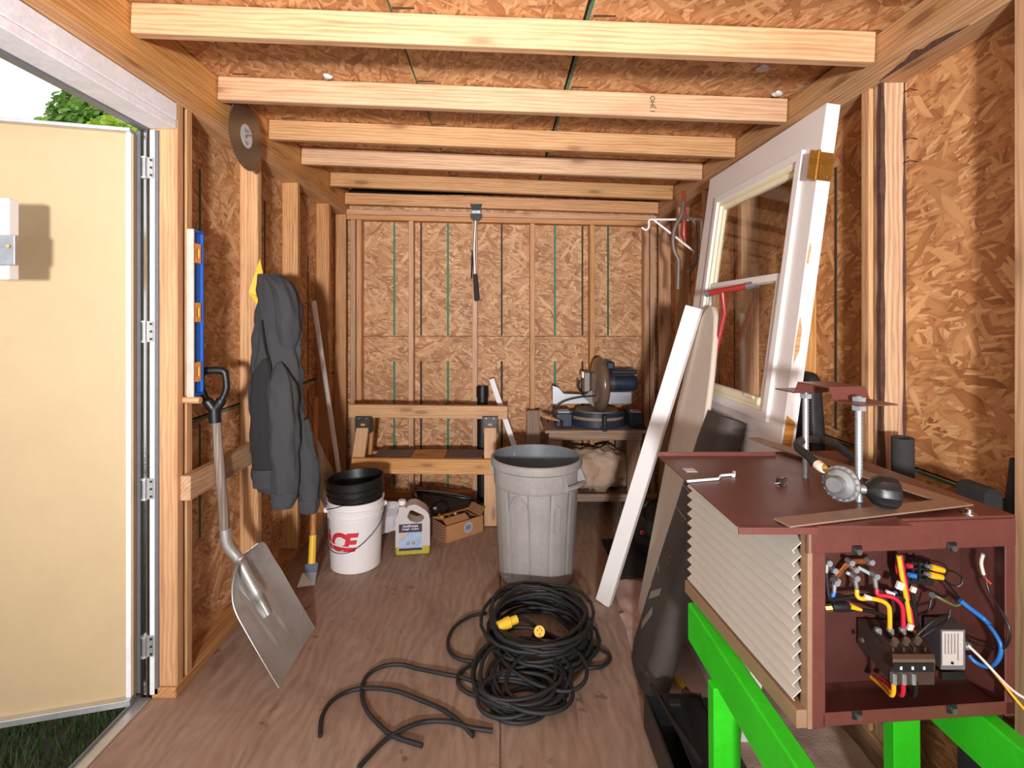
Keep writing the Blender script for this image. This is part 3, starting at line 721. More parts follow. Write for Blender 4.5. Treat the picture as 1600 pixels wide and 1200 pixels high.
# floor scraper
fs0 = fl(481, 914); sc = thing('floor_scraper', fs0, 'long handled floor scraper with yellow sleeve behind the jacket', 'scraper')
tp = px(493, 622, 3.02)
b0 = fs0 + V((0, 0, .003)); ax = (tp - px(488, 838, 2.70))
q0, q1, q2, q3 = px(484, 890, 2.66), px(487, 880, 2.675), px(489, 836, 2.71), tp
MB().tube([q2 + (q3 - q2) * -.02, q3], .0155, 12).build('shaft', HANDW, sc, smooth=60)
MB().tube([q1, q2], [.019, .018], 12).build('sleeve', YELP, sc, smooth=60)
MB().add([px(477, 882, 2.66), px(497, 879, 2.68), px(494, 903, 2.64), px(473, 903, 2.64)], [(0, 1, 2, 3)]).build('blade_clamp', plain('clamp_blue', (84, 92, 110), .5, .4), sc, smooth=0).modifiers.new('thickness', 'SOLIDIFY').thickness = .012
bl = MB().add([px(473, 895, 2.648), px(495, 894, 2.648), fl(492, 914, .003), fl(464, 918, .003)], [(0, 1, 2, 3)]).build('blade', STEEL, sc, smooth=0); bl.modifiers.new('thickness', 'SOLIDIFY').thickness = .003
# white trim pole, metal flashing
t0, t1 = px(541, 806, 3.46), px(490, 470, 3.06); t0.z = 0.002
wp = board('trim_strip', t0, t1, .024, .024, WHITEP, up=(1, 0, 0)); tag(wp, 'slim white trim strip leaning in the back left corner', 'trim strip')
fs = thing('metal_flashing', (-1.07, 3.2, 0), 'bent sheet metal flashing leaning behind the nested buckets', 'flashing')
a, b, c_, d_ = px(497, 688, 3.14), px(522, 738, 3.22), px(512, 790, 3.12), px(497, 770, 3.02)
fa = MB().add([px(496, 686, 3.14), px(504, 702, 3.18), px(511, 800, 3.06), px(497, 772, 3.02)], [(0, 1, 2, 3)]).build('panel', GALV, fs, smooth=0); fa.modifiers.new('thickness', 'SOLIDIFY').thickness = .002
fb = MB().add([px(504, 702, 3.18), px(522, 738, 3.24), px(530, 825, 3.15), px(511, 800, 3.06)], [(0, 1, 2, 3)]).build('panel', STEEL, fs, smooth=0); fb.modifiers.new('thickness', 'SOLIDIFY').thickness = .002
lo_ = min(px(497, 772, 3.02).z, .2)
MB().tube([px(511, 800, 3.06), px(516, 862, 3.0).xyz * 1], .002, 6).build('lower_lip', GALV, fs)

# ------------------------------------------------------------------ buckets
bk0 = V((-.81, 2.867, 0))
bk = thing('white_bucket', bk0, 'white plastic bucket with red ACE lettering and wire handle', 'bucket')
TB = Matrix.Translation(bk0)
prof = [(.02, .001), (.130, .001), (.136, .006), (.141, .15), (.145, .27), (.146, .285), (.152, .286), (.152, .298), (.147, .30), (.148, .322), (.156, .324), (.157, .338), (.150, .341), (.152, .368), (.157, .370), (.157, .376), (.149, .376), (.143, .30), (.136, .02), (.02, .012)]
MB().lathe(prof, 56, TB).build('pail', BUCKW, bk, smooth=30)
vs_, fs_ = text_mesh('ACE', .128, .0008, .0062, .22, .95)
bmt = bmesh.new(); vv = [bmt.verts.new(v) for v in vs_]
for f in fs_:
    try: bmt.faces.new([vv[i] for i in f])
    except ValueError: pass
bmesh.ops.triangulate(bmt, faces=bmt.faces)
for _ in range(2): bmesh.ops.subdivide_edges(bmt, edges=[e for e in bmt.edges if e.calc_length() > .012], cuts=1)
bmesh.ops.triangulate(bmt, faces=bmt.faces); bmt.verts.index_update()
tm = MB(); a0 = math.radians(-90 - 34); zt_ = .172
def wrap(x, y, d, r=.1415):
    R_ = r + (y) * .028 + d; a = a0 + x / .141; return bk0 + V((R_ * math.cos(a), R_ * math.sin(a), zt_ + y))
tm.add([wrap(v.co.x, v.co.y, v.co.z + .0008) for v in bmt.verts], [[v.index for v in f.verts] for f in bmt.faces]); bmt.free()
tm.build('lettering', REDP, bk, smooth=0)
MB().grid(30, 1, lambda u, v: wrap(-.13 + .25 * u, -.014 + .006 * v * (1 - u) + .004 * v + .012 * (u - .5) ** 2 - .01 * u, .0022), .0004).build('lettering_gap', BUCKW, bk, smooth=0)
R0 = .158
def bp(a, z, r=R0): return bk0 + V((r * math.cos(math.radians(a)), r * math.sin(math.radians(a)), z))
for a in (200, 20):
    MB().cyl(bp(a, .318, .148), bp(a, .318, .17), .016, .013, 14).build('handle_ear', BUCKW, bk)
hw_ = spline([bp(200, .318, .168), bp(212, .27, .178), bp(228, .19, .19), bp(250, .145, .19), bp(275, .145, .185), bp(300, .19, .185), bp(330, .26, .178), bp(20, .318, .168)], 8)
MB().tube(hw_, .0022, 6).build('bail_wire', DARKST, bk)
bb = thing('black_bucket', bk0 + V((0, 0, .30)), 'black plastic bucket nested inside the white bucket', 'bucket')
prof2 = [(.02, .14), (.112, .14), (.118, .15), (.128, .30), (.1385, .382), (.150, .386), (.151, .398), (.154, .40), (.155, .407), (.150, .409), (.151, .432), (.156, .434), (.157, .441), (.151, .443), (.153, .476), (.158, .478), (.159, .485), (.156, .488), (.150, .486), (.134, .38), (.114, .155), (.02, .15)]
TL = Matrix.Translation(bk0 + V((0, 0, .43))) @ Matrix.Rotation(math.radians(-3.0), 4, 'Y') @ Matrix.Translation(V((0, 0, -.43)))
MB().lathe(prof2, 56, TL).build('pail', BLACKP, bb, smooth=30)
MB().tube([TL @ V((.163 * math.cos(math.radians(a)), .163 * math.sin(math.radians(a)), (.33 + .11 * (a - 200) / 130))) for a in range(200, 335, 5)], .002, 6).build('bail_wire', DARKST, bb)

# ------------------------------------------------------------------ jug
jc = fl(645, 862); jg = thing('coolant_jug', jc, 'translucent plastic jug with dark label and yellow fluid left inside', 'jug')
JM = Matrix.Translation(jc) @ Matrix.Rotation(math.radians(8), 4, 'Z') @ frame(V((0, 0, 0)), V((1, 0, 0)), V((0, 0, 1)), V((0, -1, 0)))
out = [(-.098, .052), (-.096, .185), (-.09, .225), (-.078, .265), (-.078, .282), (-.046, .285), (-.036, .275), (-.02, .29), (.01, .294), (.03, .288), (.075, .258), (.093, .235), (.1, .2), (.1, .052)]
hole = [(-.022, .248), (-.03, .225), (-.016, .203), (.022, .188), (.05, .195), (.068, .215), (.058, .232), (.0, .262), (-.014, .262)]
jb = MB().holed(out, [hole], -.05, .05, JM).build('bottle', JUGP, jg, smooth=40)
bv = jb.modifiers.new('round', 'BEVEL'); bv.width = .012; bv.segments = 3; bv.limit_method = 'ANGLE'; bv.angle_limit = math.radians(50)
lq = MB().prism([(-.092, .0015), (.094, .0015), (.1, .01), (.1, .0515), (-.098, .0515), (-.098, .01)], -.05, .05, JM).build('fluid_level', LIQ, jg, smooth=40)
bv = lq.modifiers.new('round', 'BEVEL'); bv.width = .012; bv.segments = 3; bv.limit_method = 'ANGLE'; bv.angle_limit = math.radians(50)
MB().lathe([(.018, .28), (.022, .282), (.022, .305), (.019, .308), (.001, .308)], 20, JM @ Matrix.Translation((-.062, 0, 0)) @ Matrix.Rotation(-PI / 2, 4, 'X')).build('cap', BUCKW, jg)
lb = MB().box((-.012, .108, .0506), (.132, .152, .0012), JM).build('label', LABB, jg, smooth=0)
MB().box((-.012, .160, .0514), (.132, .048, .0008), JM).build('label_band', LABD, lb, smooth=0)
MB().box((-.012, .038, .0514), (.132, .014, .0008), JM).build('label_band', LABD, lb, smooth=0)
for tx, sz, yy in (('Antifreeze', .021, .172), ('Antigel - coolant', .014, .155)):
    vs_, fs_ = text_mesh(tx, sz, .0004, .0006); MB().add(vs_, fs_, JM @ Matrix.Translation((-.012, yy, .0524))).build('lettering', PAPER, lb, smooth=0)
for xx in (-.026, .006):
    MB().prism(circ(xx, .074, .011, 20), .0514, .0522, JM).build('hazard_mark', PAPER, lb, smooth=0)
    MB().holed(circ(xx, .074, .009, 20), [circ(xx, .0745, .005, 12)], .0523, .0526, JM).build('hazard_ring', BLACKP, lb, smooth=0)
MB().box((-.055, .118, .0514), (.035, .014, .0008), JM).build('label_patch', ORANGE, lb, smooth=0)

# ------------------------------------------------------------------ cardboard box
b0 = fl(697, 850); b1 = fl(760, 829); ux = (b1 - b0).normalized(); Lb = .285; uy = V((-ux.y, ux.x, 0))
BX = frame(b0, ux, uy, V((0, 0, 1))); cx = thing('cardboard_box', b0, 'torn open cardboard box of small parts beside the jug', 'box', M=BX)
Wd, Ht = .18, .105
for nm, c, s in (('front_side', (Lb / 2, .002, Ht / 2), (Lb, .004, Ht)), ('back_side', (Lb / 2, Wd - .002, Ht / 2), (Lb, .004, Ht)), ('left_side', (.002, Wd / 2, Ht / 2), (.004, Wd, Ht)), ('right_side', (Lb - .002, Wd / 2, Ht / 2), (.004, Wd, Ht)), ('base', (Lb / 2, Wd / 2, .003), (Lb, Wd, .004))):
    MB().box(c, s, BX, ch=.001).build(nm, CARD, cx)
MB().box((Lb * .43, Wd * .72, Ht + .018), (Lb * .8, .004, Wd * .46), BX @ Matrix.Translation((0, Wd * .7, Ht + .02)) @ Matrix.Rotation(math.radians(72), 4, 'X') @ Matrix.Translation((0, -Wd * .72, -Ht - .018))).build('flap', CARD, cx)
MB().box((Lb * .35, .0, .022), (Lb * .6, .004, .05), BX @ Matrix.Translation((0, .02, Ht)) @ Matrix.Rotation(math.radians(-64), 4, 'X')).build('flap', CARD, cx)
MB().box((.022, Wd * .5, 0), (.055, Wd * .8, .004), BX @ Matrix.Translation((Lb - .004, 0, Ht)) @ Matrix.Rotation(math.radians(-48), 4, 'Y')).build('flap', CARDI, cx)
MB().box((.022, Wd * .5, 0), (.05, Wd * .8, .004), BX @ Matrix.Translation((Lb - .01, 0, Ht - .02)) @ Matrix.Rotation(math.radians(-150), 4, 'Y')).build('flap', CARDI, cx)
zz = MB()
for i in range(6):
    for j in range(9):
        y = .012 + j * .018; z = .012 + i * .016
        k = 1 if j % 2 else -1
        zz.add([(-.0006, y, z - k * .005), (-.0006, y + .018, z + k * .005), (-.0006, y + .018, z + k * .005 + .007), (-.0006, y, z - k * .005 + .007)], [(0, 1, 2, 3)], BX)
zz.build('zigzag_print', plain('print_grey', (70, 68, 74), .8), cx, smooth=0)
lg = MB().prism(circ(0, 0, .034, 32), 0, .0008, BX @ Matrix.Translation((.165, -.0004, .058)) @ Matrix.Rotation(PI / 2, 4, 'X')).build('round_logo', plain('logo_blue', (150, 152, 166), .7), cx, smooth=0)
MB().holed(circ(0, 0, .031, 32), [circ(0, 0, .028, 32)], .0009, .0013, BX @ Matrix.Translation((.165, -.0004, .058)) @ Matrix.Rotation(PI / 2, 4, 'X')).build('logo_ring', PAPER, lg, smooth=0)
for zq, ww in ((.068, .03), (.06, .042), (.052, .036)): MB().box((.165, -.0014, zq), (ww, .0006, .004), BX).build('logo_line', plain('logo_ink', (84, 88, 112), .7), lg, smooth=0)
random.seed(4)
for i in range(9):
    c = BX @ V((random.uniform(.05, Lb - .06), random.uniform(.04, Wd - .04), Ht - .012 + random.uniform(0, .02))); d = V((random.gauss(0, 1), random.gauss(0, 1), .2)).normalized() * random.uniform(.02, .035)
    h = thing('hardware_piece', c - V((0, 0, .01)), None, None)
    mt = random.choice((STEEL, GALV, YELP, BRASS))
    MB().cyl(c - d, c + d, .006, .004, 10).build('pin', mt, h); MB().cyl(c + d * .9, c + d * 1.25, .010, .010, 6).build('head', mt, h)
    tag(h, 'small metal or plastic fitting lying in the open cardboard box', 'fitting', 'small fittings in the cardboard box')

# black tray leaning behind the box
tt = thing('black_tray', fl(720, 815), 'black triangular plastic tray leaning behind the cardboard box', 'tray')
T0, T1, T2, T3 = px(650, 766, 3.50), px(742, 779, 3.50), px(735, 800, 3.43), px(672, 819, 3.40)
TC = (T0 + T1 + T2 + T3) / 4
nn = (T1 - T0).cross(T3 - T0).normalized()
if nn.y > 0: nn = -nn
T4 = px(655, 792, 3.45)
outer = [T0, T1, T2, T3, T4]; inn = [TC + (p - TC) * .86 - nn * .02 for p in outer]
tm = MB().add(outer + inn, [(i, (i + 1) % 5, 5 + (i + 1) % 5, 5 + i) for i in range(5)] + [(5, 6, 7, 8, 9)]).build('shell', BLACKG, tt, smooth=30)
md = tm.modifiers.new('thickness', 'SOLIDIFY'); md.thickness = .006
MB().tube(spline(outer, 3, True), .008, 8, closed=True).build('rim', BLACKG, tt)
cc = px(688, 795, 3.395)
cup = thing('metal_cup', cc - V((0, 0, .02)), 'shiny round metal dish resting in the black tray', 'dish')
CM = frame(cc, V((1, 0, 0)), (V((0, 1, 0)) * .6 + V((0, 0, 1)) * .8).normalized(), V((0, -.8, .6)))
MB().lathe([(.001, .004), (.04, .004), (.05, .02), (.054, .022), (.056, .018), (.044, -.004), (.001, -.004)], 32, CM).build('bowl', plain('dish_dark', (60, 58, 56), .2, .8), cup)
MB().box((-.035, 0, .012), (.022, .016, .003), CM).build('tab', GALV, cup)

# paper bag sheets behind the bucket
pg = thing('paper_sack', fl(612, 835), 'crumpled pale paper sack standing behind the white bucket', 'paper')
def sheet(p00, p10, p11, p01, amp, seed):
    return lambda u, v: (V(p00) * (1 - u) + V(p10) * u) * (1 - v) + (V(p01) * (1 - u) + V(p11) * u) * v + V((0, -1, .1)) * amp * noise.noise(V((u * 3.1 + seed, v * 3.3, seed)))
MB().grid(12, 12, sheet(px(596, 835, 3.10), px(626, 826, 3.13), px(626, 784, 3.22), px(596, 782, 3.22), .03, 1), .002).build('front_sheet', PAPER, pg, smooth=25)
MB().grid(10, 10, sheet(fl(594, 836, .004), fl(622, 828, .004), px(618, 816, 3.30), px(596, 811, 3.30), .01, 5), .002).build('printed_sheet', PAPERB, pg, smooth=25)

# ------------------------------------------------------------------ saw horse
YS = 3.50
shr = thing('sawhorse', (-.5, YS, 0), 'pine sawhorse with dark metal leg brackets by the back wall', 'sawhorse')
zt0 = px(0, 641.5, YS).z
board('top_beam', (px(546, 0, YS).x, YS, zt0), (px(793, 0, YS).x, YS, zt0 - .012), .089, .038, PINE, shr)
for xb in (-.925, -.07):
    for sgn in (-1, 1):
        fy = YS - .025 + (-.10 if sgn < 0 else .23); ty = YS + (-.035 if sgn < 0 else .05)
        fx = xb + (-.075 if xb < -.5 else .005)
        board('leg', (fx, fy - .0, .004), (xb + (.015 if sgn > 0 else 0), ty, .66 if sgn < 0 else .70), .083, .038, PINE, shr, up=(1, 0, 0))
    br = MB().box((xb, YS - .035 - .020, .652), (.098, .006, .115), ch=.002).build('leg_bracket', DARKST, shr)
    MB().box((xb + .0505, YS - .02, .652), (.004, .07, .112), ch=.001).build('bracket_cheek', DARKST, br)
    MB().box((xb - .0505, YS - .02, .652), (.004, .07, .112), ch=.001).build('bracket_cheek', DARKST, br)
    MB().box((xb, YS - .060, .655), (.03, .004, .016), ch=.002).build('bracket_slot', PINE, br)
    for q in (-.025, .025): MB().cyl((xb + q, YS - .064, .697), (xb + q, YS - .057, .697), .005, seg=8).build('screw', STEEL, br)
yr_ = 3.395
board('lower_rail', (px(550, 0, yr_).x, yr_, px(0, 727, yr_).z), (px(775, 0, yr_).x, yr_, px(0, 729, yr_).z), .100, .036, PINE, shr)
board('rear_rail', (-.98, 3.665, .375), (-.04, 3.665, .37), .089, .036, STUDB, shr)
for (xa, xb_, m) in ((-.86, -.61, GREYW), (-.606, -.375, STUDB), (-.371, -.12, GREYW)):
    board('shelf_plank', (xa, 3.535, .4295), (xb_, 3.535, .4295), .21, .016, m, shr, up=(0, 1, 0))
for xx in (-.98, -.965): pass
# black pipe, white strip
bp_ = thing('black_pipe', (-.135, 3.83, 0), 'black plastic drain pipe standing against the back wall', 'pipe')
pt = px(0, 604, 3.83).z
MB().lathe([(.036, .001), (.041, .001), (.041, pt - .08), (.0455, pt - .078), (.0455, pt), (.04, pt), (.036, pt - .05)], 24, Matrix.Translation((-.135, 3.83, 0))).build('pipe_wall', BLACKP, bp_)
MB().box((-.135, 3.785, .42), (.02, .002, .12), ch=0).build('pipe_mark', RUBBER, bp_, smooth=0)
p1 = px(768, 592, 3.80); p0 = px(830, 775, 3.62); p0 = p1 + (p0 - p1) * (p1.z / (p1.z - p0.z))
ws = board('angle_strip', p0, p1, .040, .012, WHITEP, up=(1, 0, 0)); tag(ws, 'flat white trim strip leaning behind the grey trash can', 'trim strip')

# ------------------------------------------------------------------ trash can
tc0 = V((.193, 2.753, 0)); tc = thing('trash_can', tc0, 'large scuffed grey plastic trash can standing open', 'trash can')
TT = Matrix.Translation(tc0)
def rib(r, z, a):
    if r < .15 or z > .5: return r
    k = (a * 12 / (2 * PI)) % 1
    return r - .004 * (1 if abs(k - .5) < .05 else 0) + (.003 if abs(k - .5) > .42 and z < .49 else 0)
prof = [(.0005, .002), (.185, .002), (.195, .010), (.197, .03), (.222, .49), (.226, .495), (.228, .505), (.231, .585), (.236, .590), (.243, .594), (.245, .612), (.244, .630), (.238, .636), (.230, .634), (.2285, .615), (.222, .50), (.192, .03), (.02, .018)]
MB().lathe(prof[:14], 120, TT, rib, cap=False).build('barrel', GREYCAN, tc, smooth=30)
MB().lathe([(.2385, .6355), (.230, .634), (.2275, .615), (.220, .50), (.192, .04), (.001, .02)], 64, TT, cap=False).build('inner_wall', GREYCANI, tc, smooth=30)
for a in (-42, 138):
    RM = TT @ Matrix.Rotation(math.radians(a), 4, 'Z')
    h = MB()
    h.grid(14, 1, lambda u, v: RM @ V(((.227 + .043 * v) * math.cos((u - .5) * .62), (.227 + .043 * v) * math.sin((u - .5) * .62), .515 + .012 * v)), .012)
    for s in (-1, 1):
        an = s * .31
        h.add([RM @ V((r * math.cos(an + d), r * math.sin(an + d), z)) for d in (-.02, .02) for r, z in ((.225, .50), (.272, .515), (.268, .545), (.248, .595), (.225, .6))], [(0, 1, 2, 3, 4), (9, 8, 7, 6, 5)] + [(i, (i + 1) % 5, 5 + (i + 1) % 5, 5 + i) for i in range(5)])
    h.tube([RM @ V((.268 * math.cos((u - 10) * .031), .268 * math.sin((u - 10) * .031), .527)) for u in range(21)], .008, 8)
    h.build('handle', GREYCAN, tc, smooth=30)
for a in (-118, -66):
    RM = TT @ Matrix.Rotation(math.radians(a), 4, 'Z'); pts = []
    hw2, z0, z1 = (.10, .05, .485) if a == -118 else (.03, .30, .44)
    for k in range(0, 25):
        t = k / 24
        if t < .35: u, z = -1, z0 + (z1 - .3 * (z1 - z0) - z0) * t / .35
        elif t > .65: u, z = 1, z0 + (z1 - .3 * (z1 - z0) - z0) * (1 - t) / .35
        else:
            q = PI - (t - .35) / .3 * PI; u, z = math.cos(q), z1 - .3 * (z1 - z0) + .3 * (z1 - z0) * math.sin(q)
        R_ = .1975 + z * .0525; pts.append(RM @ V((R_ * math.cos(u * hw2 / .21 * .55), R_ * math.sin(u * hw2 / .21 * .55), z)))
    MB().tube(pts, .0035, 6).build('moulded_arch', GREYCAN, tc, smooth=60)

# ------------------------------------------------------------------ saw table, saw
st = thing('saw_table', (.64, 3.66, 0), 'rough brown wooden table carrying the mitre saw', 'table')
board('table_top', (.30, 3.665, .605), (1.0, 3.665, .605), .44, .02, OLDW, st, up=(0, 1, 0))
board('apron', (.325, 3.46, .572), (.955, 3.46, .572), .046, .03, OLDW, st)
board('apron', (.325, 3.86, .572), (.955, 3.86, .572), .046, .03, OLDW, st)
for (x, y) in ((.375, 3.49), (.905, 3.49), (.375, 3.83), (.905, 3.83)):
    board('leg', (x, y, .002), (x, y, .592), .089, .038, OLDW, st, up=(1, 0, 0))
board('lower_shelf', (.40, 3.66, .158), (.93, 3.66, .158), .36, .018, OLDW, st, up=(0, 1, 0))
board('shelf_rail', (.40, 3.462, .158), (.93, 3.462, .158), .05, .018, OLDW, st)
lp = board('scrap_plank', (.238, 3.66, .0), (.238, 3.72, .70), .10, .02, OLDW, up=(1, .3, 0)); tag(lp, 'dark scrap plank standing at the left end of the saw table', 'plank')
ib = thing('insulation_batt', (.66, 3.6, .17), 'fluffy beige insulation batt stuffed under the saw table', 'insulation')
def batt(th, ph):
    d = V((math.cos(th) * math.cos(ph), math.sin(th) * math.cos(ph), math.sin(ph)))
    q = 4.0; s = (abs(d.x) ** q + abs(d.y) ** q + abs(d.z) ** q) ** (-1 / q); p = d * s
    p = V((p.x * .235, p.y * .175, p.z * .125)); n = noise.noise(p * 10) * .045 + noise.noise(p * 24) * .024 + noise.noise(p * 60) * .008
    return V((.655, 3.645, .315)) + p + d * n
MB().rings([[batt(2 * PI * j / 60, -PI / 2 + .02 + (PI - .04) * i / 34) for j in range(60)] for i in range(35)]).build('batt', INSUL, ib, smooth=80)

ms = thing('mitre_saw', (.68, 3.62, .616), 'dark blue mitre saw with brown blade guard on the table', 'saw')
SX = lambda p, Y=3.55: (p - 782) / 800 * Y
SZ = lambda q, Y=3.55: H + (495 - q) / 800 * Y
for (a, b) in ((867, 893), (982, 1003)):
    bs = MB().box(((SX(a) + SX(b)) / 2, 3.60, .672), (SX(b) - SX(a), .20, .10), ch=.008).build('base_wing', SAWB, ms)
    MB().box(((SX(a) + SX(b)) / 2, 3.55, .725), (SX(b) - SX(a) - .03, .09, .012), ch=.004).build('wing_pad', FENCE, bs)
arc = lambda r, z, n=24: [(SX(937) + r * math.sin(math.radians(-64 + 128 * k / n)), 3.68 - r * math.cos(math.radians(-64 + 128 * k / n)), z) for k in range(n + 1)]
def arcband(r0, r1, z0, z1):
    return MB().rings([[V(p) for p in (a, b, c, d)] for a, b, c, d in zip(arc(r0, z0), arc(r1, z0), arc(r1, z1), arc(r0, z1))])
arcband(.16, .215, .626, .668).build('turntable_band', SAWB, ms)
arcband(.15, .208, .69, .716).build('turntable_band', SAWB, ms)
arcband(.06, .196, .668, .690).build('turntable_scale', plain('saw_scale', (150, 120, 96), .6), ms)
MB().cyl((SX(937), 3.66, .618), (SX(937), 3.66, .722), .15, seg=40).build('turntable', plain('saw_table_grey', (140, 132, 126), .5, .3), ms)
fn = MB().prism([(SX(866), SZ(606)), (SX(875), SZ(609)), (SX(884), SZ(619)), (SX(912), SZ(620)), (SX(926), SZ(634)), (SX(866), SZ(635))], -.008, .008, Matrix.Translation((0, 3.66, 0)) @ Matrix.Rotation(PI / 2, 4, 'X')).build('fence', FENCE, ms)
MB().box(((SX(949) + SX(993)) / 2, 3.66, (SZ(616) + SZ(635)) / 2), (SX(993) - SX(949), .016, SZ(616) - SZ(635)), ch=.002).build('fence', FENCE, ms)
MB().prism([(SX(912), SZ(622)), (SX(926), SZ(612)), (SX(945), SZ(612)), (SX(948), SZ(638)), (SX(937), SZ(643))], -.03, .02, Matrix.Translation((0, 3.62, 0)) @ Matrix.Rotation(PI / 2, 4, 'X')).build('kerf_plate', plain('saw_alu', (128, 118, 110), .5, .5), ms)
GZ = SZ(600, 3.56)
GM = frame(V((SX(937, 3.56), 3.56, GZ)), V((0, 1, 0)), V((0, 0, 1)), V((1, 0, 0))) @ Matrix.Rotation(.05, 4, 'Y')
gpro = [(.001, -.042), (.06, -.045), (.14, -.04), (.175, -.026), (.186, -.01), (.186, .01), (.175, .026), (.14, .04), (.06, .045), (.001, .042)]
MB().lathe(gpro, 44, GM).build('blade_guard', SAWG, ms, smooth=40)
MB().lathe([(.001, -.001), (.165, -.001), (.165, .001), (.001, .001)], 48, GM @ Matrix.Translation((0, -.025, 0))).build('blade', STEEL, ms)
mx0, mx1 = SX(950, 3.6), SX(994, 3.6); mz = SZ(598, 3.6)
MB().tube([(mx0 - .03, 3.6, mz), (mx0 + .02, 3.6, mz), (mx0 + .022, 3.6, mz), (mx1 - .03, 3.6, mz), (mx1 - .012, 3.6, mz), (mx1, 3.6, mz)], [.05, .05, .058, .058, .054, .044], 28).build('motor', SAWB, ms, smooth=40)
for k in range(5): MB().tube([(mx0 + .006 + k * .007, 3.6, mz), (mx0 + .009 + k * .007, 3.6, mz)], .0595, 28).build('cooling_rib', plain('motor_grey', (96, 92, 92), .5, .3), ms)
MB().box(((mx0 + mx1) / 2, 3.56, SZ(580, 3.6)), (mx1 - mx0 - .01, .05, .032), ch=.012).build('handle', SAWB, ms)
MB().box((SX(953, 3.6), 3.6, SZ(571, 3.6)), (.06, .05, .06), ch=.012).build('handle_post', SAWB, ms)
MB().box((SX(921), 3.68, SZ(600)), (.055, .07, .15), ch=.01).build('pivot_arm', plain('saw_alu', (128, 118, 110), .5, .5), ms)
MB().box((SX(914), 3.66, SZ(588)), (.02, .05, .05), ch=.005).build('pivot_bracket', ALU, ms)
MB().tube(spline([(SX(909), 3.66, SZ(597)), (SX(908), 3.66, SZ(610)), (SX(916), 3.655, SZ(617)), (SX(928), 3.65, SZ(612))], 5), .008, 8).build('spring', DARKST, ms)
MB().box((SX(940), 3.455, SZ(652)), (.03, .04, .075), ch=.006).build('mitre_lever', BLACKP, ms)
MB().tube(spline([(SX(940) + .02 * math.cos(k), 3.44, SZ(664) + .02 * math.sin(k)) for k in [2 * PI * i / 10 for i in range(10)]], 3, True), .004, 6, True).build('lever_ring', BLACKP, ms)
MB().tube(spline([px(934, 618, 3.60), px(905, 621, 3.55), px(880, 628, 3.54), px(862, 642, 3.53), px(857, 652, 3.52), px(856, 660, 3.53)], 6), .005, 8).build('power_cord', RUBBER, ms)
MB().box((SX(1000, 3.5), 3.5, .630), (.06, .05, .03), ch=.005).build('clamp_foot', BLACKP, ms)
ch = thing('wood_handled_tool', px(860, 657, 3.46), 'small wood handled tool lying at the front left of the saw table', 'tool')
q = lambda x, y: px(x, y, 3.455)
MB().tube([q(847, 650), q(851, 651), q(862, 654), q(868, 656)], [.006, .015, .014, .011], 12).build('handle', HANDW, ch, smooth=60)
MB().tube([q(868, 656), q(874, 657.5)], .011, 12).build('ferrule', CHROME, ch)
MB().tube([q(874, 657), q(878, 659), q(877, 668)], .008, 8).build('hook', BLACKP, ch)

# ------------------------------------------------------------------ snow brush
sn = thing('snow_brush', px(745, 470, 3.85), 'long handled snow brush hung head up on the back wall', 'brush')
S = lambda x, y, Y=3.84: px(x, y, Y)
random.seed(2)
hb = MB()
for i in range(16):
    x = -8 + i; hb.add([S(744.5 + x * .82 - .5, 328), S(744.5 + x * .82 + .5, 328), S(744.5 + x * 1.22 + .6, 318 + random.random()), S(744.5 + x * 1.22 - .6, 318 + random.random())], [(0, 1, 2, 3)])
hbo = hb.build('bristles', BLACKP, sn, smooth=0, fix=False); hbo.modifiers.new('thickness', 'SOLIDIFY').thickness = .02
MB().box(S(744, 331.5), (.068, .02, .028), ch=.003).build('collar', GALV, sn)
MB().cyl(S(744, 331.5, 3.826), S(744, 331.5, 3.834), .006, seg=10).build('rivet', DARKST, sn)
MB().prism([(-.045, .025), (.045, .025), (.042, -.005), (.02, -.026), (-.02, -.026), (-.042, -.005)], -.012, .012, frame(S(744, 339.5), V((1, 0, 0)), V((0, 0, 1)), V((0, -1, 0)))).build('head', BLACKP, sn)
MB().tube([S(743, 343), S(740.5, 390), S(742, 428)], .011, 10).build('shaft', ALU, sn)
MB().tube([S(742, 428), S(742.5, 432), S(745, 468), S(745.2, 470.5)], [.014, .018, .02, .014], 14).build('foam_grip', FOAM, sn, smooth=60)
MB().box(S(750, 469), (.03, .012, .008), ch=.002).build('hang_loop', BLACKP, sn)
br_ = MB()
for i in range(26): br_.tube([S(740 - i * .10, 391 + i * 1.7), S(737 - i * .05, 392 + i * 1.7)], .005, 5)
br_.build('side_bristles', BLACKP, sn)

# ------------------------------------------------------------------ bracket and bow saw in the right corner
bq = thing('shelf_bracket', (1.05, 3.01, 1.7), 'white shelf bracket screwed to a stud at the right', 'bracket')
Yb = 3.01; Q = lambda x, y: V(px(x, y, Yb))
MB().tube([Q(1017, 343), Q(1097, 343)], .0065, 8).build('top_arm', WHITEP, bq)
MB().box(((1.183), Yb, (Q(0, 343).z + Q(0, 412).z) / 2), (.012, .022, Q(0, 343).z - Q(0, 412).z), ch=.002).build('wall_arm', WHITEP, bq)
MB().tube([Q(1022, 344), Q(1096, 402)], .0065, 8).build('brace', WHITEP, bq)
MB().tube(spline([Q(1017, 343), Q(1014, 345), Q(1014, 354), Q(1011, 359), Q(1006, 358), Q(1003, 355)], 5), .006, 8).build('hook', WHITEP, bq)
bs_ = thing('bow_saw', px(1066, 400, 2.93), 'old bow saw with red handle hanging on the white bracket', 'saw')
W_ = lambda x, y, d=0: px(x, y, 2.955 + d)
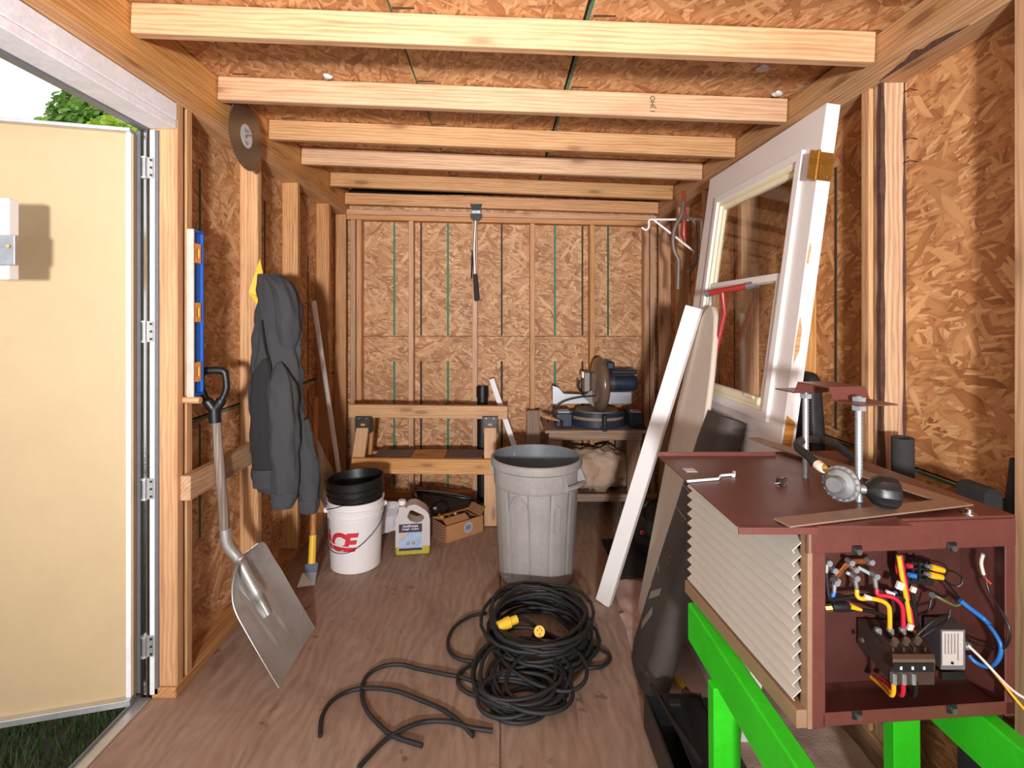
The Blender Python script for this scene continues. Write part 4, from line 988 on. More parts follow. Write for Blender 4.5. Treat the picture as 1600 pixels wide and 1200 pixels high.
MB().tube(spline([W_(1068, 316, .01), W_(1064, 338, .0), W_(1056, 352), W_(1052, 368), W_(1052, 385), W_(1056, 398), W_(1060, 406), W_(1060, 425), W_(1059, 452)], 6), .012, 10).build('frame_tube', plain('bow_grey', (120, 104, 94), .5, .3), bs_, smooth=60)
MB().tube(spline([W_(1064, 342), W_(1074, 340, .02), W_(1084, 345, .03), W_(1087, 358, .03), W_(1088, 385, .03), W_(1087, 408, .03), W_(1081, 420, .03), W_(1074, 426, .03)], 6), .010, 10).build('frame_tube', plain('bow_grey', (120, 104, 94), .5, .3), bs_, smooth=60)
MB().tube([W_(1068, 298, .03), W_(1068, 304, .03), W_(1069.5, 336, .03), W_(1068, 366, .03), W_(1070, 378, .03)], [.007, .009, .012, .019, .008], 10).build('handle', REDT, bs_, smooth=60)

# ------------------------------------------------------------------ leaning door
k_ = .135; Zt = 2.06475; X0 = 1.051875 - k_ * Zt
vdir = V((k_, 0, 1)).normalized(); udir = V((0, 1, 0)); wdir = udir.cross(vdir)
if wdir.x < 0: wdir = -wdir
DMx = frame(V((X0, 1.65, .004)), udir, vdir, wdir)
Lh = Zt / vdir.z; DW = .92
wd_ = thing('white_door', (X0, 2.1, 0), 'white exterior door with glazed window leaning on the right wall', 'door')
zz_ = lambda z: z / vdir.z
MB().holed([(0, 0), (DW, 0), (DW, Lh), (0, Lh)], [[(.10, zz_(1.03)), (.78, zz_(1.03)), (.78, zz_(1.93)), (.10, zz_(1.93))]], 0, .044, DMx).build('slab', WHITED, wd_, smooth=20)
def ring2(u0, v0, u1, v1, w, t0, t1): return MB().holed([(u0, v0), (u1, v0), (u1, v1), (u0, v1)], [[(u0 + w, v0 + w), (u1 - w, v0 + w), (u1 - w, v1 - w), (u0 + w, v1 - w)]], t0, t1, DMx)
ring2(.088, zz_(1.018), .792, zz_(1.942), .030, -.012, .006).build('window_moulding', WHITEP, wd_, smooth=20)
ring2(.117, zz_(1.047), .763, zz_(1.913), .022, -.002, .014).build('window_track', CREAMP, wd_, smooth=20)
ring2(.137, zz_(1.50), .743, zz_(1.895), .022, .010, .024).build('upper_sash', CREAMP, wd_, smooth=20)
ring2(.137, zz_(1.065), .743, zz_(1.53), .026, .000, .016).build('lower_sash', WHITEP, wd_, smooth=20)
MB().box((.44, zz_(1.075), -.004), (.56, .028, .012), DMx, ch=.003).build('sill_rail', CREAMP, wd_)
MB().box((.22, zz_(1.085), -.012), (.07, .014, .008), DMx, ch=.003).build('sash_lift', CREAMP, wd_)
MB().box((.44, zz_(1.71), .016), (.56, zz_(.36), .004), DMx).build('pane', GLASS, wd_, smooth=0)
MB().box((.44, zz_(1.295), .008), (.56, zz_(.42), .004), DMx).build('pane', GLASS, wd_, smooth=0)
MB().box((-.0006, Lh / 2, .012), (.0012, Lh - .01, .006), DMx).build('edge_rabbet', WHITEP, wd_, smooth=0)
hz = zz_(1.862)
hg = MB().box((-.002, hz, .022), (.003, .092, .042), DMx, ch=.0005).build('hinge', BRASS, wd_)
MB().box((-.006, hz, -.020), (.003, .092, .030), DMx, ch=.0005).build('hinge_leaf', BRASS, hg)
MB().cyl(DMx @ V((-.004, hz - .048, -.006)), DMx @ V((-.004, hz + .05, -.006)), .006, seg=10).build('hinge_pin', BRASS, hg)
for (du, dz) in ((.034, .03), (.012, .0), (.034, -.03)): MB().cyl(DMx @ V((-.0035, hz + dz, du - .002)), DMx @ V((-.0055, hz + dz, du - .002)), .003, seg=8).build('screw', STEEL, hg)
def chip(pts):
    MB().add([DMx @ V(p) for p in pts], [tuple(range(len(pts)))]).build('bare_wood_chip', PINEO, wd_, smooth=0)
chip([(-.0014, zz_(1.62), .006), (-.0014, zz_(1.55), .002), (-.0014, zz_(1.545), .010), (-.0014, zz_(1.60), .012)])
chip([(-.0014, zz_(1.38), .006), (-.0014, zz_(1.29), .002), (-.0014, zz_(1.22), .004), (-.0014, zz_(1.27), .018), (-.0014, zz_(1.34), .017)])
chip([(-.0014, zz_(1.06), .006), (-.0014, zz_(.96), .004), (-.0014, zz_(.95), .034), (-.0014, zz_(1.04), .036)])
board('blocking', (1.160, 2.10, 2.0), (1.160, 2.56, 2.0), .09, .055, PINE, wr)

# ironing board
ir = thing('ironing_board', (.70, 2.25, 0), 'cream covered ironing board stood on end against the white door', 'ironing board')
B0 = V((.655, 2.235, .004)); B1 = V((.928, 2.235, 1.43)); Lb_ = (B1 - B0).length
iv = (B1 - B0).normalized(); iu = V((0, 1, 0)); iw = iu.cross(iv); IM = frame(B0, iu, iv, iw)
oh = [(-.165, 0), (.165, 0), (.175, .03), (.175, Lb_ * .55), (.165, Lb_ * .68), (.14, Lb_ * .8), (.105, Lb_ * .9), (.07, Lb_ * .965), (.035, Lb_ * .992), (0, Lb_), (-.035, Lb_ * .992), (-.07, Lb_ * .965), (-.105, Lb_ * .9), (-.14, Lb_ * .8), (-.165, Lb_ * .68), (-.175, Lb_ * .55), (-.175, .03)]
io = MB().prism(oh, -.014, .010, IM).build('padded_cover', CLOTHC, ir, smooth=45)
bv = io.modifiers.new('round', 'BEVEL'); bv.width = .010; bv.segments = 3; bv.limit_method = 'ANGLE'; bv.angle_limit = math.radians(50)
f0, f1 = px(1103, 459, 2.16), px(1185, 444, 1.98); mid = f0 + (f1 - f0) * .33
for a, b, m, nm, r in ((f0 + (f1 - f0) * .06, f0 + (f1 - f0) * .82, REDT, 'foot_tube', .0125), (f0, f0 + (f1 - f0) * .08, REGUL, 'foot_cap', .0145), (f0 + (f1 - f0) * .80, f1, REGUL, 'foot_cap', .0155)):
    MB().cyl(a, b, r, seg=14).build(nm, m, ir)
MB().tube([mid, mid + V((.01, .0, -.09)), IM @ V((-.04, Lb_ * .80, .030)), IM @ V((-.04, Lb_ * .3, .032))], .011, 12).build('leg', REDT, ir)
MB().tube([IM @ V((.04, Lb_ * .9, .028)), IM @ V((.04, Lb_ * .3, .03))], .010, 12).build('leg', REDT, ir)

# white board leaning
w0 = fl(943, 941, .002); w1 = px(1085, 480, 2.31)
wbz = board('white_board', w0, w1, .072, .036, WHITEP, up=(.75, -.62, -.2), ch=.002); tag(wbz, 'long white painted board leaning in front of the ironing board', 'board')

# underlay roll with loose flap
ro = thing('underlay_roll', (.556, 1.88, 0), 'roll of dark roofing underlay with printed loose flap leaning by the green stand', 'roll')
R0_ = V((.563, 1.880, .004)); R1_ = V((.862, 1.90, 1.0)); rd = (R1_ - R0_).normalized(); e1 = V((0, 1, 0)); e1 = (e1 - rd * e1.dot(rd)).normalized(); e2 = rd.cross(e1)
if e2.x > 0: e2 = -e2                                   # towards the room
def roll(u, v):
    t = u
    p = R0_ + rd * ((R1_ - R0_).length * v)
    if t < .72:
        a = t / .72 * 4 * PI - 2.0 * PI; r = .040 + .010 * t / .72
        return p + e1 * math.cos(a + PI / 2) * r * -1 + e2 * math.sin(a + PI / 2) * r
    q = (t - .72) / .28
    sag = .03 * math.sin(q * PI) * (1 - .3 * v); wid = .30 - .06 * v
    return p + e2 * (.05 - .055 * q + sag * .6 + .012 * noise.noise(V((v * 4, q * 2, 1)))) + e1 * (wid * q)
MB().grid(110, 26, roll, .0015).build('felt', UNDER, ro, smooth=50)
def onflap(q, v, d=.0025):
    a = roll(.72 + .28 * q, v); b = roll(.72 + .28 * min(1, q + .01), v); c = roll(.72 + .28 * q, min(1, v + .01))
    n = (b - a).cross(c - a).normalized()
    if n.x > 0: n = -n
    return a + n * d
for v0 in (.60, .69): MB().grid(12, 1, lambda u, v: onflap(.12 + .85 * u, v0 + .005 * v), .0004).build('printed_line', UNDERP, ro, smooth=0)
vs_, fs_ = text_mesh('jonc', .075, .0004, .001)
MB().add([onflap(.45 - v.x / .27, .44 + v.y / 1.04, .003) for v in vs_], fs_).build('printed_lettering', UNDERP, ro, smooth=0)
for pts in ([(.5, .36), (.62, .38), (.8, .28), (.7, .26)], [(.25, .30), (.6, .235), (.6, .265), (.25, .33)], [(.3, .22), (.55, .12), (.62, .14), (.38, .24)], [(.55, .12), (.9, .19), (.86, .22), (.55, .15)]):
    MB().add([onflap(a, b, .003) for a, b in pts], [tuple(range(4))]).build('printed_mark', UNDERP, ro, smooth=0)

# drop cloth
random.seed(5)
def cloth(u, v):
    x0 = .545 + .05 * noise.noise(V((v * 5, 1, 0))) + (.03 if v > .8 else 0); y0 = 1.15 + 1.50 * v + .04 * noise.noise(V((u * 4, 3, 0)))
    x = x0 + (1.14 - x0) * u
    z = .007 + .014 * abs(noise.noise(V((x * 7, y0 * 7, 2)))) + .008 * abs(noise.noise(V((x * 19, y0 * 15, 5))))
    return V((x, y0, z))
dc = MB().grid(50, 80, cloth, .004).build('drop_cloth', CLOTHP, smooth=80); tag(dc, 'wrinkled pinkish drop cloth spread on the floor below the heater', 'cloth')
mt_ = MB().box((.80, 2.93, .006), (.36, .46, .010), ch=.004).build('floor_mat', MATBK); tag(mt_, 'dark grey floor mat lying under the black tool bag', 'mat')
tbg = thing('tool_bag', (.90, 2.98, .01), 'slumped black tool bag with a red mark behind the ironing board', 'bag')
def bagf(th, ph):
    d = V((math.cos(th) * math.cos(ph), math.sin(th) * math.cos(ph), math.sin(ph)))
    s = (abs(d.x) ** 3 + abs(d.y) ** 3 + abs(d.z) ** 3) ** (-1 / 3); p = d * s; p = V((p.x * .125, p.y * .17, p.z * .145))
    return V((.90, 2.97, .162)) + p + d * (noise.noise(p * 11) * .02 + .006 * math.sin(p.z * 90))
MB().rings([[bagf(2 * PI * j / 44, -PI / 2 + .02 + (PI - .04) * i / 30) for j in range(44)] for i in range(31)]).build('bag_body', RUBBER, tbg, smooth=80)
MB().tube(spline([(.80, 2.86, .27), (.80, 2.84, .33), (.86, 2.85, .36), (.96, 2.86, .34), (.97, 2.87, .27)], 6), .011, 8).build('strap', BLACKP, tbg)
rm_ = px(1008, 826, 2.84)
MB().holed(circ(0, 0, .011, 16), [circ(0, 0, .006, 12)], 0, .002, frame(rm_ + V((-.03, -.05, 0)), V((1, 0, 0)), V((0, 0, 1)), V((0, -1, 0)))).build('red_mark', REDP, tbg)

# ------------------------------------------------------------------ tools and case on the floor
tl = thing('scraper_knife', fl(1060, 1062), 'small scraper with amber yellow handle lying on the drop cloth', 'tool')
def F(x, y, z=.03): return fl(x, y, z)
MB().tube([F(1047, 1046), F(1052, 1056), F(1064, 1068), F(1071, 1076)], [.009, .013, .014, .010], 12, flat=.55).build('handle', plain('amber_plastic', (196, 148, 30), .3, var=.1), tl, smooth=60)
MB().tube([F(1071, 1076), F(1075, 1080)], .007, 10).build('ferrule', DARKST, tl)
MB().box((0, 0, 0), (.07, .03, .002), along(F(1074, 1080), F(1092, 1096)) @ Matrix.Translation((.045, 0, 0)), ch=.0005).build('blade', STEEL, tl)
t2 = thing('wood_screwdriver', fl(1085, 1092), 'wood handled tool with silver ferrule lying on the drop cloth', 'tool')
MB().tube([F(1066, 1079, .034), F(1071, 1083, .034), F(1080, 1091, .034), F(1087, 1098, .034)], [.006, .015, .014, .011], 12).build('handle', wood('dark_handle', (130, 96, 60), (104, 74, 44), (74, 50, 30), .5, knots=False), t2, smooth=60)
MB().tube([F(1087, 1098, .034), F(1094, 1104, .034)], .0115, 12).build('ferrule', CHROME, t2)
MB().tube([F(1094, 1104, .034), F(1100, 1110, .034), F(1112, 1120, .033)], [.012, .008, .007], 10).build('shank', BLACKP, t2)
ks = thing('black_case', (.57, 1.56, 0), 'open black plastic case standing in front of the underlay roll', 'case')
x0, x1, y0, y1, hh = .475, .665, 1.40, 1.70, .135
for nm, c, s in (('base', ((x0 + x1) / 2, (y0 + y1) / 2, .024), (x1 - x0, y1 - y0, .008)), ('side', (x0 + .004, (y0 + y1) / 2, .076), (.008, y1 - y0, .11)), ('side', (x1 - .004, (y0 + y1) / 2, .076), (.008, y1 - y0, .11)), ('end', ((x0 + x1) / 2, y1 - .004, .076), (x1 - x0 - .02, .008, .11)), ('end', ((x0 + x1) / 2, y0 + .004, .076), (x1 - x0 - .02, .008, .11))):
    MB().box(c, s, ch=.002).build(nm, BLACKP, ks)
MB().box(((x0 + x1) / 2 + .04, (y0 + y1) / 2, .134), (x1 - x0 - .03, y1 - y0 - .01, .007), Matrix.Translation((x0 + .05, 0, .134)) @ Matrix.Rotation(.10, 4, 'Y') @ Matrix.Translation((-x0 - .05, 0, -.134)), ch=.002).build('tray_lid', BLACKP, ks)
MB().tube([(x0 + .03, y1 + .012, .150), (x0 + .045, 1.55, .155), (x0 + .075, y0, .155)], .007, 8).build('rim_bar', BLACKP, ks)
MB().box((x0 + .075, 1.62, .158), (.035, .028, .012), ch=.003).build('catch', BLACKP, ks)

# ------------------------------------------------------------------ extension cord
CR = .0076
ec = thing('extension_cord', (.16, 2.15, 0), 'coiled heavy black extension cord with yellow plug ends on the floor', 'cord')
random.seed(21); pts = []
cx0, cy0 = .155, 2.17
NL = 22
for i in range(NL * 20):
    t = i / 20; a = 2 * PI * t + 1.2; lay = int(t)
    random.seed(lay); R_ = random.uniform(.16, .238); ex = random.uniform(-.035, .035); ey = random.uniform(-.04, .04); zz0 = .010 + 0.0052 * lay
    random.seed(lay + 1); R2 = random.uniform(.16, .238); ex2 = random.uniform(-.035, .035); ey2 = random.uniform(-.04, .04); f = t - lay
    R_ = R_ + (R2 - R_) * f; ex += (ex2 - ex) * f; ey += (ey2 - ey) * f
    R_ += .010 * math.sin(3 * a + lay)
    pts.append(V((cx0 + ex + R_ * math.cos(a), cy0 + ey + 1.08 * R_ * math.sin(a), zz0 + .0052 * f + .006 * math.sin(2 * a + lay * 1.7) + .006)))
cb_ = MB().tube(pts, CR, 7)
def fz(lst, z=.008): return [fl(x, y, z + .003 * (i % 3)) for i, (x, y) in enumerate(lst)]
loose = [[(745, 1066), (720, 1058), (690, 1052), (655, 1045), (625, 1038), (595, 1042), (572, 1058), (565, 1082), (572, 1108), (590, 1130), (615, 1150), (660, 1165)],
         [(500, 1150), (503, 1120), (518, 1096), (545, 1080), (580, 1075), (620, 1080), (655, 1093), (690, 1108), (715, 1125), (740, 1150)],
         [(760, 958), (735, 963), (712, 978), (700, 1000), (703, 1018), (718, 1030), (745, 1034)],
         [(905, 992), (922, 1008), (948, 1020), (953, 1030), (938, 1042), (912, 1040), (925, 1015), (918, 1000)],
         [(735, 1040), (718, 1052), (716, 1068), (730, 1082), (760, 1092), (800, 1095)],
         [(560, 1200), (600, 1158), (640, 1135), (670, 1127), (705, 1128), (735, 1137), (770, 1142)]]
for l in loose: cb_.tube(spline(fz(l), 7), CR, 7)
for k in range(9):
    random.seed(40 + k); cxx, cyy = 815 + random.uniform(-22, 22), 1096 + random.uniform(-12, 14); c0 = fl(cxx, cyy); rx, ry = random.uniform(.10, .175), random.uniform(.06, .12); ro_ = random.uniform(-.4, .4)
    cb_.tube([c0 + V((rx * math.cos(a) * math.cos(ro_) - ry * math.sin(a) * math.sin(ro_), rx * math.cos(a) * math.sin(ro_) + ry * math.sin(a) * math.cos(ro_), .009 + .007 * k * .8 + .004 * math.sin(2 * a + k))) for a in [2 * PI * i / 36 for i in range(36)]], CR, 7, True)
for k in range(7):
    random.seed(80 + k); c0 = fl(828 + random.uniform(-30, 30), 1066 + random.uniform(-14, 16)); rx, ry = random.uniform(.13, .2), random.uniform(.10, .17); ro_ = random.uniform(-.7, .7)
    cb_.tube([c0 + V((rx * math.cos(a) * math.cos(ro_) - ry * math.sin(a) * math.sin(ro_), rx * math.cos(a) * math.sin(ro_) + ry * math.sin(a) * math.cos(ro_), .03 + .006 * k + .020 * math.sin(a + ro_) + .004 * math.sin(3 * a + k))) for a in [2 * PI * i / 36 for i in range(36)]], CR, 7, True)
cb_.build('cable', RUBBER, ec, smooth=70)
pa, pb = px(778, 979, 2.07), px(808, 967, 2.10)
MB().tube([pa, pa + (pb - pa) * .35, pa + (pb - pa) * .38, pa + (pb - pa) * .62, pa + (pb - pa) * .66, pb], [.019, .020, .0225, .0225, .017, .016], 16).build('plug', YELP, ec, smooth=30)
MB().tube(spline([pb, px(820, 968, 2.12), px(838, 985, 2.15), px(815, 1015, 2.12)], 6), CR, 7).build('plug_lead', RUBBER, ec)
fc = px(843, 987, 2.04); fd = V((.10, -.8, .45)).normalized(); FM = along(fc, fc + fd, (0, 0, 1))
so = MB().tube([fc - fd * .05, fc - fd * .02, fc - fd * .018, fc], [.016, .017, .021, .0215], 18).build('socket_end', YELP, ec, smooth=30)
for dy, dz in ((.008, .005), (-.008, .005), (0, -.009), (.002, .012)): MB().box((.0008, dy, dz), (.0012, .003, .006), FM).build('socket_slot', BLACKP, so, smooth=0)
MB().tube(spline([fc - fd * .05, fc - fd * .08 + V((0, 0, -.02)), px(870, 1000, 2.2), px(850, 1030, 2.1)], 6), CR, 7).build('socket_lead', RUBBER, ec)

# ------------------------------------------------------------------ green stand and heater
def stand(x, far, near, label):
    g = thing('green_stand', (x + .02, (far + near) / 2, 0), label, 'stand', 'green stands under the heater')
    board('beam', (x + .019, near, .520), (x + .019, far, .520), .106, .038, GREENP, g, ch=.004)
    for yy in (near + .12, far - .18):
        board('leg', (x + .028, yy, .004), (x + .024, yy, .470), .066, .038, GREENP, g, up=(1, 0, 0))
    board('stretcher', (x + .03, near + .14, .15), (x + .03, far - .2, .15), .066, .03, GREENP, g)
stand(.530, 1.45, .88, 'bright green wooden stand under the louvred side of the heater')
stand(.97, 1.45, .88, 'bright green wooden stand under the wall side of the heater')
HR = math.radians(4.5); HO = V((.598, 1.0, .576)); HM = Matrix.Translation(HO) @ Matrix.Rotation(HR, 4, 'Z')
ht = thing('unit_heater', HO, 'brown metal unit heater with beige louvres and open wiring compartment', 'heater', M=HM)
W, D, T = .440, .50, .404
def hbx(nm, x0, x1, y0, y1, z0, z1, m, p=None, ch=.0015): return MB().box(((x0 + x1) / 2, (y0 + y1) / 2, (z0 + z1) / 2), (x1 - x0, y1 - y0, z1 - z0), HM, ch=ch).build(nm, m, p or ht)
CD = .105
hbx('base_pan', 0, W, 0, D, 0, .006, BROWNM)
hbx('top_panel', -.004, W + .004, -.002, D, T - .006, T, BROWNM)
hbx('front_lip', -.002, W + .002, -.004, 0, T - .062, T - .006, BROWNM)
hbx('lower_lip', .03, W, -.004, 0, .004, .030, BROWNM)
hbx('corner_post', 0, .010, -.004, .02, .0, T - .01, TANM)
hbx('corner_post', .010, .036, -.004, .0, .0, T - .06, BROWNM)
hbx('corner_post', W - .022, W, -.004, .0, .0, T - .06, BROWNM)
hbx('side_panel', W - .004, W, 0, D, .006, T - .006, BROWNM)
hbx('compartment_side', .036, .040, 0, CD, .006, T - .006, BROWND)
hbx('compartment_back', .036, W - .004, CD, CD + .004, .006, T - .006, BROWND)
hbx('rear_panel', 0, W, D - .004, D, .006, T - .006, BROWNM)
hbx('lower_rail', -.020, .012, .0, D, .0, .036, TANM)
hbx('upper_rail', 0, .012, .02, D, T - .03, T - .006, BROWNM)
hbx('louvre_backing', .014, .018, .02, D - .004, .03, T - .03, BLACKV)
hbx('frame_post', 0, .012, D - .016, D, .03, T - .03, BROWNM)
for xs in (.10, .30):
    for zs in (T - .058, .024):
        cl = hbx('clip', xs - .010, xs + .010, -.008, -.004, zs - .008, zs + .010, BLACKP)
        MB().cyl(HM @ V((xs, -.013, zs)), HM @ V((xs, -.007, zs)), .0058, seg=12).build('screw_head', STEEL, cl)
lm = None
for i in range(12):
    z = .066 + i * .0266
    Ml = HM @ Matrix.Translation((.004, .016, z)) @ Matrix.Rotation(math.radians(-40), 4, 'Y')
    if lm is None:
        lo = MB().box((-.012, (D - .03) / 2, 0), (.036, D - .03, .0022), ch=.0006).box((-.0285, (D - .03) / 2, -.0030), (.0022, D - .03, .008), ch=.0006).build('louvre', LOUV, ht, M=Ml); lm = lo
    else:
        lo = lm.copy(); C.objects.link(lo); attach(lo, ht, Ml)
# wiring
ZF = H
def U(x, y, d=.06):
    Y = 1.0 + (x - 1262) / 800 * .075 + d
    if d > .02: Y = min(Y, 1.012 * 800 / (x - 782))
    return px(x, y, Y)
def wire(pts, r, m, nm='wire', seg=8): MB().tube(spline([U(*p) for p in pts], 6), r, seg).build(nm, m, ht, smooth=60)
CP = []
def lug(x, y, d=.07, dx=0, dy=12, m=GALV):
    c = U(x, y, d); MB().cyl(c + V((0, .006, 0)), c - V((0, .010, 0)), .0062, seg=8).build('terminal_nut', m, ht)
    MB().tube([c, U(x + dx, y + dy, d)], [.005, .004], 8).build('terminal_lug', m, ht)
def bar(p, q, d, m=COPPER, wdt=.011): board('bus_bar', U(*p, d), U(*q, d), wdt, .004, m, ht)
bar((1298, 912), (1329, 876), .085); bar((1324, 878), (1364, 876), .085)
for p in ((1292, 878), (1327, 877), (1358, 876), (1305, 905), (1301, 889), (1334, 888)): lug(*p, .078, 0, 5)
lug(1335, 901, .065, 4, 22); lug(1366, 898, .065, 3, 24); lug(1304, 908, .065, -1, 18); lug(1292, 877, .062, -1, 18)
board('bus_bar', U(1322, 894, .075), U(1338, 903, .070), .008, .003, GALV, ht); board('bus_bar', U(1340, 886, .08), U(1368, 901, .07), .008, .003, GALV, ht)
wire([(1339, 921, .06), (1339, 930, .058), (1345, 935, .055), (1360, 935, .052), (1378, 939, .048), (1388, 947, .046), (1390, 962, .046), (1390, 992, .05)], .0045, WYEL)
wire([(1370, 920, .06), (1371, 929, .058), (1385, 931, .055), (1398, 935, .05), (1408, 945, .048), (1411, 960, .048), (1411, 992, .05)], .0045, WRED)
wire([(1303, 926, .06), (1302, 934, .06), (1320, 934, .062), (1345, 931, .066), (1380, 930, .07), (1400, 926, .07)], .0042, WBLU)
wire([(1291, 895, .058), (1293, 920, .056), (1297, 936, .054), (1310, 936, .056), (1340, 932, .064), (1370, 930, .066), (1400, 932, .06), (1425, 945, .055), (1431, 965, .055), (1432, 1000, .06)], .0045, WBLK)
wire([(1404, 868, .06), (1409, 900, .058), (1415, 930, .056), (1420, 960, .055), (1423, 985, .055)], .0045, WYEL)
wire([(1407, 866, .066), (1413, 900, .064), (1419, 935, .062), (1425, 965, .06), (1428, 990, .06)], .0042, WRED)
wire([(1403, 866, .072), (1402, 890, .07), (1406, 900, .07)], .004, WRED)
wire([(1411, 866, .07), (1418, 905, .07), (1426, 935, .068), (1430, 950, .066)], .0045, WBLK)
for (x, y, d, ww, hh_) in ((1406, 915, .045, .014, .016), (1427, 921, .055, .010, .012), (1356, 933, .045, .014, .008), (1422, 980, .045, .010, .014), (1391, 926, .06, .018, .006)):
    c = U(x, y, d); MB().box((0, 0, 0), (ww, .007, hh_), Matrix.Translation(c) @ Matrix.Rotation(.35, 4, 'Y'), ch=.001).build('wire_tag', WWHT, ht)
# small connector at left
MB().tube([U(1292, 948, .07), U(1302, 948, .06), U(1324, 948, .055), U(1338, 951, .055)], [.009, .010, .010, .004], 10).build('fuse', BLACKP, ht)
MB().tube([U(1290, 950, .06), U(1300, 949, .055)], .008, 8).build('fuse_cap', BRASS, ht); MB().tube([U(1328, 947, .05), U(1346, 953, .05)], [.006, .003], 8).build('fuse_cap', WYEL, ht)
wire([(1346, 953, .055), (1360, 955, .06), (1375, 960, .062), (1385, 965, .06)], .004, WBLK)
# terminal block
tbk = MB().box((0, 0, 0), (.050, .03, .045), Matrix.Translation(U(1434, 892, .08)) @ Matrix.Rotation(.1, 4, 'Y'), ch=.002).build('terminal_block', BLACKP, ht)
for k in range(4): MB().box((0, 0, 0), (.046, .006, .003), Matrix.Translation(U(1434, 880 + 8 * k, .060)) @ Matrix.Rotation(.1, 4, 'Y')).build('terminal_rib', DARKST, tbk, smooth=0)
for k in range(3): MB().box((0, 0, 0), (.003, .008, .042), Matrix.Translation(U(1424 + 11 * k, 892, .058))).build('terminal_divider', BLACKP, tbk, smooth=0)
for (a, b, m) in (((1418, 884), (1424, 884), WRED), ((1420, 898), (1430, 900), WBLU)): MB().tube([U(*a, .05), U(*b, .05)], .005, 8).build('spade', m, ht)
for (a, b) in (((1455, 886), (1474, 891)), ((1453, 898), (1472, 902))):
    MB().tube([U(*a, .05), U(a[0] + 4, a[1] + 1, .05), U(*b, .05)], [.006, .0068, .0055], 10).build('crimp', WYEL, ht)
    MB().tube([U(a[0] - 8, a[1] - 2, .05), U(*a, .05)], .004, 8).build('spade', GALV, ht)
wire([(1474, 891, .05), (1490, 893, .05), (1502, 902, .05), (1502, 913, .05), (1490, 915, .055), (1475, 905, .05)], .0018, DARKST, seg=6)
wire([(1472, 902, .05), (1484, 916, .055), (1496, 930, .058), (1504, 942, .06)], .002, WBLK, seg=6)
wire([(1500, 938, .055), (1515, 950, .05), (1535, 965, .045), (1546, 976, .045)], .005, WBLU)
wire([(1546, 978, .045), (1556, 992, .045), (1564, 1010, .04), (1560, 1030, .035), (1545, 1042, .035), (1525, 1035, .04), (1514, 1024, .05)], .0040, WBLU)
wire([(1458, 929, .07), (1475, 938, .06), (1492, 946, .06), (1500, 944, .06)], .0028, WGRN, seg=6); MB().cyl(U(1457, 930, .08), U(1457, 930, .055), .006, seg=10).build('grommet', WBLK, ht)
wire([(1455, 935, .07), (1450, 955, .065), (1440, 960, .06), (1430, 962, .06)], .002, WBLK, seg=6)
wire([(1484, 952, .05), (1480, 968, .048), (1462, 980, .04), (1440, 995, .04)], .0022, WBLK, seg=6); wire([(1482, 960, .04), (1460, 968, .036), (1440, 985, .036), (1425, 998, .036), (1396, 1006, .036)], .0024, WBLK, seg=6)
wire([(1536, 866, .06), (1533, 880, .06), (1537, 898, .06)], .0034, WWHT); wire([(1537, 898, .06), (1541, 905, .06), (1548, 912, .06)], .0022, WORG, seg=6)
wire([(1540, 900, .07), (1546, 925, .07), (1565, 955, .068), (1578, 985, .062), (1572, 1010, .055), (1550, 1014, .055), (1520, 1004, .055), (1508, 994, .06)], .0022, WBLK, seg=6)
wire([(1512, 1008, .045), (1530, 1025, .03), (1550, 1046, .015), (1575, 1072, -.01), (1600, 1090, -.03), (1640, 1105, -.03)], .0028, WWHT); wire([(1550, 1047, .018), (1565, 1065, .0), (1585, 1090, -.02), (1610, 1120, -.035), (1630, 1150, -.04)], .0026, WYEL)
# contactor
a0, a1, a2, a3 = px(1340, 968, 1.115), px(1394, 1024, 1.0), px(1460, 1024, 1.0), px(1430, 985, 1.115)
def hexa(top, h, nm, m, p=None, ch=False):
    top = [V(t) for t in top]; bot = [t - V((0, 0, h)) for t in top]
    return MB().add(top + bot, [(0, 1, 2, 3), (7, 6, 5, 4), (0, 4, 5, 1), (1, 5, 6, 2), (2, 6, 7, 3), (3, 7, 4, 0)]).build(nm, m, p or ht, smooth=0)
ct = hexa([px(1340, 966, 1.112), px(1394, 1026, 1.0), px(1460, 1026, 1.0), px(1436, 972, 1.112)], .055, 'contactor', CONT)
hexa([px(1394, 1022, .998), px(1395, 1030, .986), px(1461, 1030, .986), px(1460, 1022, .998)], .022, 'contactor_front', plain('contactor_tan', (96, 74, 60), .45), ct)
hexa([px(1396, 1036, .984), px(1396, 1037, .982), px(1460, 1037, .982), px(1460, 1036, .984)], .016, 'contactor_face', BLACKP, ct)
for k in range(4):
    x = 1370 + k * 19; hexa([px(x - 8 + k, 988 - k * .0, 1.07), px(x + 24 - k * 2.2, 1018, 1.005), px(x + 27 - k * 2.2, 1018, 1.005), px(x - 5 + k, 988, 1.07)], -.008, 'contactor_fin', CONT, ct)
for k in range(3):
    c = px(1396 + 18 * k, 1005 - k, 1.03); MB().cyl(c, c + V((0, -.006, .010)), .0075, .006, 10).build('contact_screw', plain('brown_screw', (108, 92, 80), .4, .5), ct)
    c = px(1372 + 19 * k, 986, 1.06); MB().box(c, (.012, .012, .014), ch=.003).build('contact_clamp', GALV, ct)
    c = px(1408 + 18 * k, 1044, .981); MB().box(c, (.004, .001, .006)).build('contact_mark', PAPER, ct, smooth=0)
    c = px(1396 + 15 * k, 1060, 1.0); MB().box(c, (.008, .012, .022), ch=.002).build('contact_blade', GALV, ct)
MB().cyl(px(1348, 1000, 1.075), px(1344, 1000, 1.075), .005, seg=10).build('contact_screw', plain('brown_screw', (108, 92, 80), .4, .5), ct)
